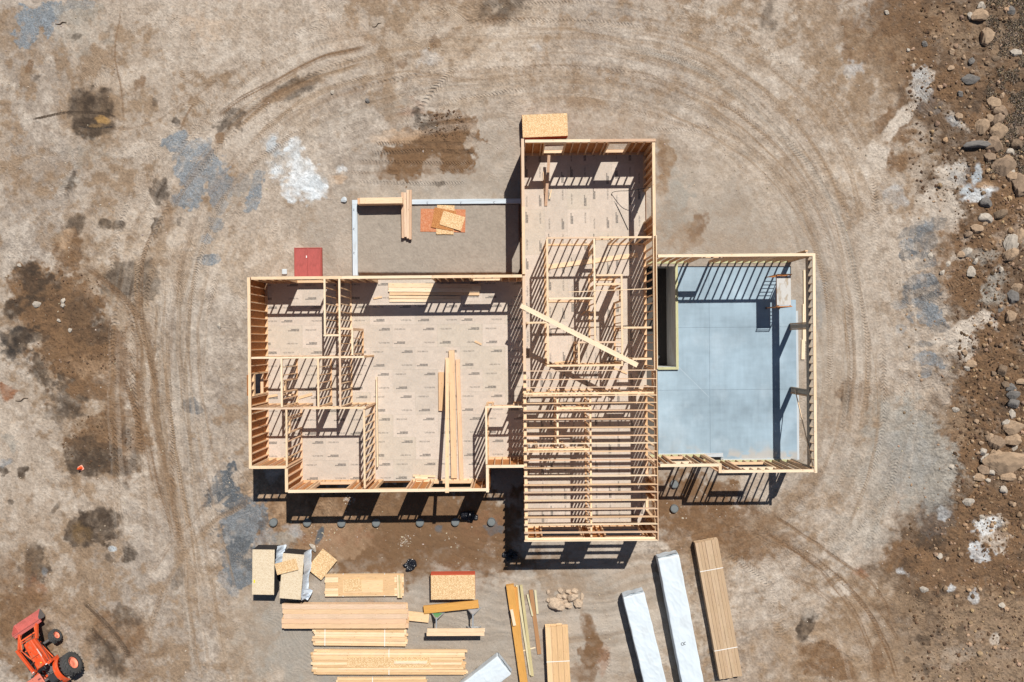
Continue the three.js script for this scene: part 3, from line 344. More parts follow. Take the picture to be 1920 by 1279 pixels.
    const nh = 1 - .5 * Math.max(1 - sstep(.6, 1.0, Math.hypot((x - 2.4) / 19, (z + .5) / 13.5)), 1 - sstep(.75, 1.1, Math.hypot((x + 3) / 13, (z - 15.5) / 6.5))); relief[id] += (court ? .45 : nh) * (1.15 * (.0075 * rip + .007 * r2 + .006 * r3 + .014 * r1)) + .005 * r4;
    const rough = sstep(19.5, 25, x) ; relief[id] += rough * (.085 * fbm(x * 1.9, z * 1.9 + 3, 4) + .045 * Math.abs(fbm(x * 5.5, z * 5.5, 3)) + .02 * Math.abs(r2));
    const k = 1 + (court ? .5 : nh * nh) * (.26 * r1 + .15 * r2 + .14 * r3 + .05 * rip) + .17 * r4;
    for (let c = 0; c < 3; c++) soil[o + c] = Math.max(.012, soil[o + c] * k * (1 + (c - 1) * .035 * r1));
    if (rnd() < (court ? .0012 : .004 + .01 * rough)) { const q = rnd() < .62 ? 1.55 : .5; for (let c = 0; c < 3; c++) soil[o + c] = Math.min(.62, soil[o + c] * q); relief[id] += .012; }
    if (court) for (let c = 0; c < 3; c++) soil[o + c] = lerp(soil[o + c], SOIL.court[c] * (1 + .09 * r1 + .08 * r2 + .1 * r4), .9);
  }
}
const GROUND_BUMP = .24;
{
  const hb = new Float32Array(TW * TH * 3);
  // the mesh carries the broad relief, the bump map the rest
  for (let i = 0; i < TW * TH; i++) { const v = clamp(relief[i] / GROUND_BUMP + .5, 0, 1); hb[i * 3] = hb[i * 3 + 1] = hb[i * 3 + 2] = v; }
  const map = texFrom(TW, TH, soil, true, false), bump = texFrom(TW, TH, hb, false, false);
  const mat = new THREE.MeshStandardMaterial({ map, bumpMap: bump, bumpScale: GROUND_BUMP, roughness: .95 });
  const NX = 640, NZ = 440, pos = new Float32Array((NX + 1) * (NZ + 1) * 3), uv = new Float32Array((NX + 1) * (NZ + 1) * 2), idx = [];
  const hole = (x, z) => (x > -12.9 && x < 7.0 && z > -3.0 && z < 6.0) || (x > .9 && x < 7.0 && z > -9.7 && z < 9.6) || (x > -11.2 && x < -1.6 && z > -2.9 && z < 7.2) || (x > 6.9 && x < 15.3 && z > -4.1 && z < 5.8);
  for (let j = 0; j <= NZ; j++) for (let i = 0; i <= NX; i++) {
    const x = -GX + i * .1, z = -GZ + j * .1, k = j * (NX + 1) + i;
    const far = sstep(0, 3, Math.max(Math.abs(x - 1.5) - 14.5, Math.abs(z) - 10.5)), rub = sstep(20.5, 25, x);
    const h = ghouse(x, z) + far * .10 * fbm(x * .25, z * .25 + 8, 3) + rub * (.22 * fbm(x * .6 + 4, z * .6, 4));
    pos[k * 3] = x; pos[k * 3 + 1] = h; pos[k * 3 + 2] = z; uv[k * 2] = i / NX; uv[k * 2 + 1] = j / NZ;
  }
  for (let j = 0; j < NZ; j++) for (let i = 0; i < NX; i++) {
    if (hole(-GX + i * .1 + .05, -GZ + j * .1 + .05)) continue;
    const a = j * (NX + 1) + i; idx.push(a, a + NX + 1, a + 1, a + 1, a + NX + 1, a + NX + 2);
  }
  const g = new THREE.BufferGeometry(); g.setAttribute('position', new THREE.BufferAttribute(pos, 3)); g.setAttribute('uv', new THREE.BufferAttribute(uv, 2)); g.setIndex(idx); g.computeVertexNormals();
  const m = new THREE.Mesh(g, mat); m.name = 'ground'; m.receiveShadow = m.castShadow = true; tag(m, 'rutted sandy building ground with brown soil, gravel patches and tyre tracks', 'ground', null, 'structure'); scene.add(m);
  // the land beyond
  const s = new THREE.Shape(); s.moveTo(-500, -500); s.lineTo(500, -500); s.lineTo(500, 500); s.lineTo(-500, 500); const hl = new THREE.Path(); hl.moveTo(-31.9, -21.9); hl.lineTo(-31.9, 21.9); hl.lineTo(31.9, 21.9); hl.lineTo(31.9, -21.9); s.holes.push(hl);
  const tb = new Float32Array(256 * 256 * 3); for (let j = 0; j < 256; j++) for (let i = 0; i < 256; i++) { const k = .8 + .25 * vn(i / 8, j / 8) + .2 * (rnd() - .5), o = (j * 256 + i) * 3; tb[o] = .34 * k; tb[o + 1] = .265 * k; tb[o + 2] = .19 * k; }
  const tt = texFrom(256, 256, tb); tt.repeat.set(.12, .12);
  const tg = new THREE.ShapeGeometry(s); tg.rotateX(-Math.PI / 2);
  const tm = new THREE.Mesh(tg, new THREE.MeshStandardMaterial({ map: tt, roughness: .95 })); tm.name = 'terrain'; tm.position.y = -.08; tm.receiveShadow = true; tag(tm, 'open sandy land round the building site', 'land', null, 'structure'); scene.add(tm);
}
const GH = (x, z) => { const far = sstep(0, 3, Math.max(Math.abs(x - 1.5) - 14.5, Math.abs(z) - 10.5)), rub = sstep(20.5, 25, x); return ghouse(x, z) + far * .10 * fbm(x * .25, z * .25 + 8, 3) + rub * (.22 * fbm(x * .6 + 4, z * .6, 4)); };
const onGround = (px, py, h = 0) => { const g = gp(px, py, h); g.y = GH(g.x, g.z); return g; };

// ---------------------------------------------------------------- the house frame
const TH_ = 0.0087, FL = .95, TOP = 3.70, SLAB = .40;                // turn of the plan, floor, top of walls, garage slab
const toU = (px, py, y = TOP) => { const x = wx(px, y), z = wz(py, y); return [x - TH_ * z, z + TH_ * x]; };
const STUD = SPRUCE.slice(0, 4);
const studs = [], WEATHERED = woodMat(.50, .42, .33);
let wallNo = 0;
const house = thing('house_frame', 'roofless timber stud frame of a house on a printed board floor', 'house frame', null, 0, 0, 0, TH_);
const garage = thing('garage_frame', 'open stud frame of the attached garage around a pale blue concrete slab', 'garage frame', null, 0, 0, 0, TH_);

// a stud wall. axis 'h' runs left-right, 'v' runs up-down in the photo; a, b, c are photo pixels at the top of the wall: ends along, then centre across
function wall(root, ax, a, b, c, o = {}) {
  const k = wallNo++, e = (k % 9) * .0011, t = (o.t || .092) + (k % 5) * .0013, base = o.base ?? FL, top = (o.top ?? TOP) + e, H = ax === 'h';
  const cv = p => H ? toU(p, c)[0] : toU(c, p)[1];
  const A = cv(a), B = cv(b), C = H ? toU((a + b) / 2, c)[1] : toU(c, (a + b) / 2)[0];
  const w = sub(root, 'stud_wall'), cols = o.mats || STUD;
  const put = (name, s, l, y, h, th, mat, off = 0, parent = w) => { const m = part(parent, name, H ? box(+l.toFixed(3), +h.toFixed(3), +th.toFixed(4), vr()) : box(+th.toFixed(4), +h.toFixed(3), +l.toFixed(3), vr()), mat); m.position.set(H ? s : C + off, y, H ? C + off : s); return m; };
  const ops = (o.open || []).map(([p, q, sill, head, hd]) => [cv(p), cv(q), base + sill, base + head, hd || .2]);
  // plates, in boards of up to 4.9 m
  const boards = (s0, s1, y, th, name, ms) => { let s = s0, n = Math.max(1, Math.ceil((s1 - s0) / 4.9)), L = (s1 - s0) / n; for (let i = 0; i < n; i++) { put(name, s + L / 2, L - .003, y, .038, th, pick(ms)); s += L; } };
  const pm = o.plate || [SPRUCE[1], SPRUCE[4], SPRUCE[1], PINK[1]];
  boards(A, B, top - .019, t, 'top_plate', pm); boards(A, B, top - .0575, t - .002, 'top_plate', STUD);
  let s0 = A; for (const [p, q, sill] of [...ops.filter(p => p[2] - base < .05).sort((m, n) => m[0] - n[0]), [B, B, 0]]) { if (p - s0 > .05) boards(s0, p, base + .019 + e, t, 'bottom_plate', o.sole || STUD); s0 = q; }
  const y0 = base + .038 + e, y1 = top - .0768;
  const stud = (s, ya, yb, name = 'stud') => { const l = yb - ya; if (l < .03) return; if (name === 'stud') studs.push({ w, root, H, s, C, y: (ya + yb) / 2, l, t: t - .004, mat: pick(cols) }); else put(name, s, .038, (ya + yb) / 2, l - .001, t - .004, pick(cols)); };
  const inOp = (s, m) => ops.find(p => s > p[0] - m && s < p[1] + m);
  const sp = o.sp || .4064; const first = A + .02 + (o.shift || 0);
  for (let s = first; s < B - .06; s += sp) {
    const op = inOp(s, .075);
    if (!op) stud(s + rr(-.006, .006), y0, y1);
    else if (s > op[0] && s < op[1]) { if (op[3] + op[4] < y1 - .03) stud(s, op[3] + op[4], y1, 'cripple_stud'); if (op[2] - base > .1) stud(s, y0, op[2] - .038, 'cripple_stud'); }
  }
  stud(B - .02, y0, y1);
  for (const [p, q, sill, head, hd] of ops) {
    for (const [s, d] of [[p, -1], [q, 1]]) { if (s - A > .1 && B - s > .1) { stud(s + d * .058, y0, y1); } put('trimmer_stud', s + d * .0195, .038, (y0 + head) / 2, head - y0 - .001, t - .003, pick(cols)); }
    put('header', (p + q) / 2, q - p + .076, Math.min(head + hd, y1 - .002) / 2 + head / 2, Math.min(head + hd, y1 - .002) - head - .002, t - .008, pick(o.hmat || STUD));
    if (sill - base > .1) put('sill', (p + q) / 2, q - p - .002, sill - .019, .038, t + .001, pick(STUD));
  }
  // outside sheathing boards
  if (o.side) {
    const off = o.side * (t / 2 + .008), lo = base - (o.below ?? .42), segs = [], cut = [A - .01, ...ops.flatMap(p => [p[0], p[1]]).sort((m, n) => m - n), B + .01], st = base + (o.st ?? 2.12);
    const rect = (p, q, ya, yb) => { if (q - p < .03 || yb - ya < .03) return; const n = Math.ceil((q - p) / 2.45), L = (q - p) / n; for (let i = 0; i < n; i++) { const ym = ya + 1.22; if (yb > ym + .1) { put('sheathing_panel', p + L * (i + .5), L - .004, (ya + ym) / 2, ym - ya - .004, .012, OSBD, off); put('sheathing_panel', p + L * (i + .5), L - .004, (ym + yb) / 2, yb - ym - .004, .012, OSBD, off); } else put('sheathing_panel', p + L * (i + .5), L - .004, (ya + yb) / 2, yb - ya - .004, .012, OSBD, off); } };
    for (let i = 0; i < cut.length - 1; i++) { const m = (cut[i] + cut[i + 1]) / 2, op = ops.find(p => m > p[0] && m < p[1]); if (!op) rect(cut[i], cut[i + 1], lo, st); else { rect(cut[i], cut[i + 1], lo, op[2] - .001); rect(cut[i], cut[i + 1], op[3] + .001, o.hst ? base + o.hst : st + .3); } }
  }
  if (o.brace) { const [p, q] = o.brace.map(cv); const m = part(w, 'brace', box(H ? Math.hypot(q - p, 2.3) : .02, .09, H ? .02 : Math.hypot(q - p, 2.3), 1), pick(STUD)); m.position.set(H ? (p + q) / 2 : C - t / 2 - .011, base + 1.3, H ? C - t / 2 - .011 : (p + q) / 2); if (H) m.rotation.z = Math.atan2(2.3, q - p); else m.rotation.x = -Math.atan2(2.3, q - p); }
  return w;
}
// --- outside walls of the left wing
const EXT = { t: .142 };
wall(house, 'v', 520, 879, 467.6, { ...EXT, side: -1, st: 2.6, open: [[703, 742, .85, 2.05]] });
wall(house, 'h', 470.6, 979, 519.6, { ...EXT, side: -1, st: 1.95, hst: 2.52, open: [[534, 596, .5, 2.05, .25], [691, 807, 0, 2.06, .49], [884, 938, .95, 2.05, .3]] });
wall(house, 'h', 470.6, 537, 876.3, { ...EXT, side: 1, st: 2.12, plate: [SPRUCE[1]] });
wall(house, 'v', 879, 923, 537, { ...EXT, side: -1, st: 2.12 });
wall(house, 'h', 540, 915, 920, { ...EXT, side: 1, st: 2.12, hst: 2.6, open: [[580, 646, .55, 2.37, .3], [702, 759, 0, 2.37, .3], [805, 881, .55, 2.37, .3]], plate: [SPRUCE[4], PINK[1], SPRUCE[4]] });
wall(house, 'v', 878, 923.4, 914, { ...EXT, side: 1, st: 2.12 });
wall(house, 'h', 911, 983, 874.6, { ...EXT, side: 1, st: 2.12 });
// --- inside walls of the left wing
wall(house, 'v', 523, 627, 608.7); wall(house, 'v', 523, 763.6, 637, { sp: .4064 }); wall(house, 'h', 606.5, 635, 628.7); wall(house, 'h', 639, 662, 616.5); wall(house, 'v', 618.5, 666, 660.5, { sp: .4, brace: [622, 664] });
wall(house, 'h', 471, 683, 670.3, { open: [[640, 658, 0, 2.06]] }); wall(house, 'v', 673, 763.5, 528, { open: [[716, 735, 0, 2.06]] }); wall(house, 'v', 673, 763.5, 596.6); wall(house, 'h', 471, 686, 765.6, { open: [[561, 592, 0, 2.06], [600, 634, 0, 2.06]] });
wall(house, 'v', 768, 876, 537.2, { open: [[790, 812, 0, 2.06]] }); wall(house, 'v', 768, 916, 683.2); wall(house, 'v', 762, 871, 911.8, { sp: .4064 }); wall(house, 'h', 911, 980.5, 763, { open: [[924, 962, 0, 2.06]] });
// --- tall wing: outside walls
wall(house, 'h', 984.5, 1229.5, 263.6, { ...EXT, side: -1, st: 2.02, hst: 2.6, open: [[1023, 1060, .57, 2.3, .24], [1145, 1182, .57, 2.3, .24]], plate: [SPRUCE[4], PINK[2], SPRUCE[4]] });
wall(house, 'v', 260, 514, 981, { ...EXT, side: -1, st: 2.2, open: [[419, 486, 0, 2.05, .5]], hst: 2.5, plate: [PINK[1], SPRUCE[1]] });
wall(house, 'v', 517, 875, 983.8, { ...EXT, sp: .4064, open: [[690, 728, 0, 2.06, .3]], plate: [SPRUCE[1], PINK[1]] });
wall(house, 'v', 878, 1012, 986.6, { ...EXT, side: -1, st: 2.12, plate: [SPRUCE[1]] });
wall(house, 'v', 267, 443, 1226.3, { ...EXT, side: 1, st: 2.12, hst: 2.6, open: [[340, 401, 0, 2.3, .25]] });
wall(house, 'v', 446, 870, 1228.4, { ...EXT, sp: .4064, open: [[694, 728, 0, 2.06, .3]] });
wall(house, 'v', 873, 1012, 1230.6, { ...EXT, side: 1, st: 2.12, open: [[876, 905, .1, 2.05, .3], [948, 978, .1, 2.05, .3]] });
wall(house, 'h', 990, 1228.5, 1010.8, { ...EXT, side: 1, st: 2.12, hst: 2.35, open: [[1018, 1091, .5, 2.3, .3], [1139, 1209, .5, 2.3, .3]], plate: [SPRUCE[4]] });
// --- tall wing: inside walls
wall(house, 'h', 1025, 1223.5, 445.4, { open: [[1120, 1152, 0, 2.06]] }); wall(house, 'v', 447.5, 682.5, 1026.7, { sp: .4064 }); wall(house, 'v', 447.5, 637, 1115, { open: [[470, 506, 0, 2.06]] });
wall(house, 'h', 1118, 1164, 516); wall(house, 'h', 1117.5, 1163.7, 532.6, { open: [[1123, 1158, 0, 2.06]] }); wall(house, 'v', 513.8, 682.6, 1166.2, { open: [[540, 562, 0, 2.06]] }); wall(house, 'h', 1029, 1112.5, 559.6, { sp: .6 });
wall(house, 'h', 987, 1024.5, 605, { open: [[992, 1020, 0, 2.06]] }); wall(house, 'h', 1168.6, 1225, 614.2, { open: [[1176, 1206, 0, 2.06]] }); wall(house, 'h', 1083.5, 1164, 641.7); wall(house, 'v', 644, 682.6, 1085.4); wall(house, 'h', 1024.8, 1168.2, 685.2);
wall(house, 'h', 1186, 1225.5, 673, { open: [[1190, 1216, 0, 2.06]] }); wall(house, 'h', 988, 1226, 737.3, { open: [[1000, 1030, 0, 2.06], [1170, 1205, 0, 2.06]] }); wall(house, 'v', 739.7, 1007, 1107.8, { sp: .4064 }); wall(house, 'v', 739.7, 840.5, 1045.5, { sp: .4064 });
wall(house, 'h', 1047, 1105, 765.6, { open: [[1056, 1090, 0, 2.06]] }); wall(house, 'h', 989, 1105, 842.8, { open: [[1010, 1040, 0, 2.06], [1062, 1098, 0, 2.06]] });
// low closet box on the floor of the left wing
wall(house, 'h', 503, 526, 747, { top: FL + .5 });

// --- floor panels, each a board with its own edges
{
  const deck = sub(house, 'subfloor'); let n = 0;
  const cut = (x0, x1, z0, z1, along) => {                             // rect in plan metres
    const LU = 2.44, LV = 1.22, px0 = along === 'x' ? -6.48 : .62, pz0 = along === 'x' ? -.94 : -9.55;
    const rows = along === 'x' ? [z0, z1, pz0] : [x0, x1, px0], cols = along === 'x' ? [x0, x1, px0] : [z0, z1, pz0];
    for (let r = Math.floor((rows[0] - rows[2]) / LV); rows[2] + r * LV < rows[1]; r++) for (let c = Math.floor((cols[0] - cols[2]) / LU) - 1; cols[2] + c * LU < cols[1]; c++) {
      const s = cols[2] + c * LU + (((r % 2) + 2) % 2 ? LU / 2 : 0), t = rows[2] + r * LV, a = Math.max(s, cols[0]), b = Math.min(s + LU, cols[1]), p = Math.max(t, rows[0]), q = Math.min(t + LV, rows[1]);
      if (b - a < .02 || q - p < .02) continue;
      const g = new THREE.BoxGeometry(along === 'x' ? b - a - .003 : q - p - .003, .019, along === 'x' ? q - p - .003 : b - a - .003), P = g.attributes.position, uv = g.attributes.uv, cu = (a + b) / 2 - s, cw = (p + q) / 2 - t;
      for (let i = 0; i < P.count; i++) { const u = (along === 'x' ? P.getX(i) : P.getZ(i)) + cu, v = (along === 'x' ? P.getZ(i) : P.getX(i)) + cw; uv.setXY(i, u / LU, along === 'x' ? 1 - v / LV : v / LV); }
      const m = part(deck, 'floor_panel', g, FLOORM[(n * 7 + Math.abs(r) * 3) % 4]); m.position.set(along === 'x' ? (a + b) / 2 : (p + q) / 2, FL - .0095 + (n++ % 3) * .0006, along === 'x' ? (p + q) / 2 : (a + b) / 2);
    }
  };
  const U = (px, py) => toU(px, py), [lx, nz] = U(465, 518), [, sz] = U(465, 879), [bx0, bz] = U(534.5, 923), [bx1] = U(917, 923), [tx0] = U(981, 640), [tx1] = U(1230.5, 640), [, tz0] = U(1104, 261), [, tz1] = U(1110, 1014), [, rz] = U(950, 877);
  cut(lx + .02, tx0, nz + .02, rz - .02, 'x'); cut(bx0 + .02, bx1 - .02, rz - .02, bz - .02, 'x'); cut(tx0, tx1 - .01, tz0 + .02, tz1 - .02, 'z');
  // floor beams and foundation below
  const fm = M.pitwall, f = (x0, x1, z0, z1, y0 = -.6, y1 = FL - .32) => part(house, 'foundation_wall', new THREE.BoxGeometry(x1 - x0, y1 - y0, z1 - z0), fm, (x0 + x1) / 2, (y0 + y1) / 2, (z0 + z1) / 2);
  f(lx + .03, lx + .23, nz + .04, sz - .04); f(lx + .23, tx0, nz + .04, nz + .24); f(lx + .23, bx0, sz - .24, sz - .04); f(bx0 + .03, bx0 + .23, sz - .04, bz - .24); f(bx0 + .03, bx1 - .03, bz - .24, bz - .04); f(bx1 - .23, bx1 - .03, rz, bz - .24); f(bx1, tx0, rz - .24, rz - .04);
  f(tx0 + .03, tx0 + .23, tz0 + .24, nz); f(tx0 + .03, tx0 + .23, rz, tz1 - .24); f(tx0 + .03, tx1 - .03, tz0 + .04, tz0 + .24); f(tx0 + .03, tx1 - .03, tz1 - .24, tz1 - .04); f(tx1 - .23, tx1 - .03, tz0 + .24, tz1 - .24, -2.1);
  const b = (x0, x1, z0, z1) => { const n2 = Math.ceil(Math.max(x1 - x0, z1 - z0) / 4); for (let i = 0; i < n2; i++) { const xx = (x1 - x0) > (z1 - z0); const a0 = i / n2, a1 = (i + 1) / n2; part(house, 'rim_joist', xx ? box((x1 - x0) / n2 - .003, .28, z1 - z0, i % 5) : box(x1 - x0, .28, (z1 - z0) / n2 - .003, i % 5), pick(SPRUCE), xx ? lerp(x0, x1, (a0 + a1) / 2) : (x0 + x1) / 2, FL - .172, xx ? (z0 + z1) / 2 : lerp(z0, z1, (a0 + a1) / 2)); } };
  b(lx + .035, lx + .075, nz + .04, sz - .04); b(lx + .08, tx0, nz + .035, nz + .075); b(bx0 + .05, bx1 - .05, bz - .08, bz - .045); b(bx1 - .08, bx1 - .045, rz, bz - .09); b(bx1, tx0, rz - .08, rz - .045); b(lx + .08, bx0, sz - .08, sz - .045); b(tx0 + .05, tx1 - .05, tz0 + .03, tz0 + .07); b(tx0 + .05, tx1 - .05, tz1 - .08, tz1 - .045); b(tx1 - .07, tx1 - .03, tz0 + .08, tz1 - .09); b(tx0 + .035, tx0 + .075, tz0 + .08, nz); b(tx0 + .035, tx0 + .075, rz, tz1 - .09);
  // landing under the doorway in the front wall
  part(house, 'door_threshold', box(1.3, .04, .16, 2), SPRUCE[4], toU(738, 914)[0], FL - .06, toU(738, 914)[1] - .02);
}
// --- ceiling joists over the lower half of the tall wing, on edge, with a rim board at the right
{
  const cf = sub(house, 'ceiling_frame'), JT = 3.948, x0 = toU(981, 850, JT)[0] + .02, x1 = toU(1233.5, 850, JT)[0];
  const list = [48, 100, 148, 198, 243, 288, 340, 390, 440, 485, 535, 585, 632, 680, 733, 778, 828, 880, 928, 972, 1020].map(q => 680 + q / 3.197);
  for (const py of list) { const [, v] = toU(1105, py, JT); const m = part(cf, 'joist', box(+(x1 - x0 - .042).toFixed(3), .235, .038, vr()), pick([SPRUCE[0], SPRUCE[1], SPRUCE[4], SPRUCE[3], PINK[1]]), (x0 + x1) / 2 - .02, JT - .1175 + rr(-.001, .002), v + rr(-.006, .006)); m.rotation.x = rr(-.02, .02); m.rotation.y = rr(-.0012, .0012); }
  const [, z0] = toU(1230, 694, JT), [, z1] = toU(1230, 1014, JT);
  { const [, za] = toU(1228, 441, JT), [, zb] = toU(1228, 692, JT), xa = toU(1226.3, 560, JT)[0], xb = toU(1231.8, 560, JT)[0]; for (let i = 0; i < 2; i++) for (const [xx, q] of [[xa, 1], [xb, 4]]) part(cf, 'rim_joist', box(.04, .235, +((zb - za) / 2 - .004).toFixed(3), i + q % 2), SPRUCE[q], xx, JT - .1165, lerp(za, zb, (i + .5) / 2)); }
  const n = 3; for (let i = 0; i < n; i++) part(cf, 'rim_joist', box(.038, .235, +((z1 - z0) / n - .003).toFixed(3), i), SPRUCE[i + 1], x1 - .019, JT - .117, lerp(z0, z1, (i + .5) / n));
  part(cf, 'rim_joist', box(+(x1 - x0 - .045).toFixed(3), .235, .038, 3), SPRUCE[4], (x0 + x1) / 2 - .02, JT - .118, z1 - .02);
  part(cf, 'joist_beam', box(+(x1 - x0 - .2).toFixed(3), .08, .09, 1), SPRUCE[1], (x0 + x1) / 2 - .06, TOP + .05, toU(1105, 737.3)[1]);
}
// --- studs: the 296 that show most are parts of their own, the rest one joined part
{
  const add = (L, root, max) => {
    for (const s of L) { const r = Math.hypot(s.H ? s.s : s.C, s.H ? s.C : s.s); s.score = r * s.l; }
    L.sort((a, b) => b.score - a.score);
    const g = s => s.H ? box(.038, +s.l.toFixed(2), +s.t.toFixed(3), vr()) : box(+s.t.toFixed(3), +s.l.toFixed(2), .038, vr());
    L.slice(0, max).forEach(s => part(s.w, 'stud', g(s), s.mat, s.H ? s.s : s.C, s.y, s.H ? s.C : s.s));
    const rest = L.slice(max).map(s => at(g(s), s.H ? s.s : s.C, s.y, s.H ? s.C : s.s));
    if (rest.length) tag(part(root, 'stud', merge(rest), SPRUCE[0]), null, null, null, 'stuff');
    console.log('studs', L.length, 'joined', rest.length);
  };
  add(studs.splice(0), house, 296);
  // ------------------------------------------------------------ garage
  const GB = .46, go = { ...EXT, base: GB, sole: TREATED };
  wall(garage, 'h', 1234, 1525.5, 478.6, { ...go, open: [[1320, 1360, 0, 2.45, .3]], plate: [PINK[1], SPRUCE[4]] });
  wall(garage, 'h', 1238, 1351.5, 872.6, { ...go, open: [[1268, 1302, .75, 2.25, .3]], plate: [SPRUCE[4]], hmat: [SPRUCE[4]] });
  wall(garage, 'v', 869.5, 887, 1350.5, { ...go });
  wall(garage, 'h', 1353.5, 1526, 883.6, { ...go, open: [[1396, 1463, .75, 2.25, .3]], plate: [SPRUCE[4]], hmat: [SPRUCE[4]] });
  add(studs.splice(0), garage, 296);
  // east side: header over three door bays, short studs above, posts between
  const e = sub(garage, 'stud_wall'), [gx] = toU(1528, 680), z0 = toU(1528, 475)[1], z1 = toU(1528, 887)[1];
  for (let i = 0; i < 3; i++) for (const dy of [0, .0385]) part(e, 'top_plate', box(.142, .038, +((z1 - z0) / 3 - .003).toFixed(3), i), pick([SPRUCE[1], SPRUCE[3], SPRUCE[4]]), gx + dy * .03, TOP - .015 - dy, lerp(z0, z1, (i + .5) / 3));
  for (let i = 0; i < 2; i++) for (let k = 0; k < 3; k++) part(e, 'header', box(.042, .36, +((z1 - z0) / 2 - .003).toFixed(3), k), GREYW[0], gx - .046 + k * .046, 2.94 + k * .0015, lerp(z0, z1, (i + .5) / 2));
  for (let z = z0 + .3, i = 0; z < z1 - .2; z += .4064, i++) part(e, 'cripple_stud', box(.136, TOP - .075 - 3.125, .038, i % 5), pick(STUD), gx, (TOP - .073 + 3.123) / 2, z);
  const posts = [[485, 5], [612.5, 4], [731.5, 4], [866, 6]];
  for (const [py] of posts) { const n = 2; const zc = toU(1528, 640 + (py - 640) * 1.086 - 0)[1]; for (let k = 0; k < n; k++) part(e, 'post', box(.134, 2.755 - GB, .075, k), pick([GREYW[0], SPRUCE[2], SPRUCE[0]]), gx + .001 * k, (2.755 + GB) / 2, zc + (k - .5) * .3); part(e, 'post', box(.10, 2.75 - GB, .20, 2), WEATHERED, gx + .02, (2.75 + GB) / 2, zc); }
  // horizontal boards nailed inside the posts and a slanting brace
  { const A = V(gx - .1, 1.3, toU(1528, 736)[1]), B = V(gx - .09, 3.58, toU(1528, 874)[1]); plank(e, 'brace', A, B, .03, .085, SPRUCE[1]); }
}
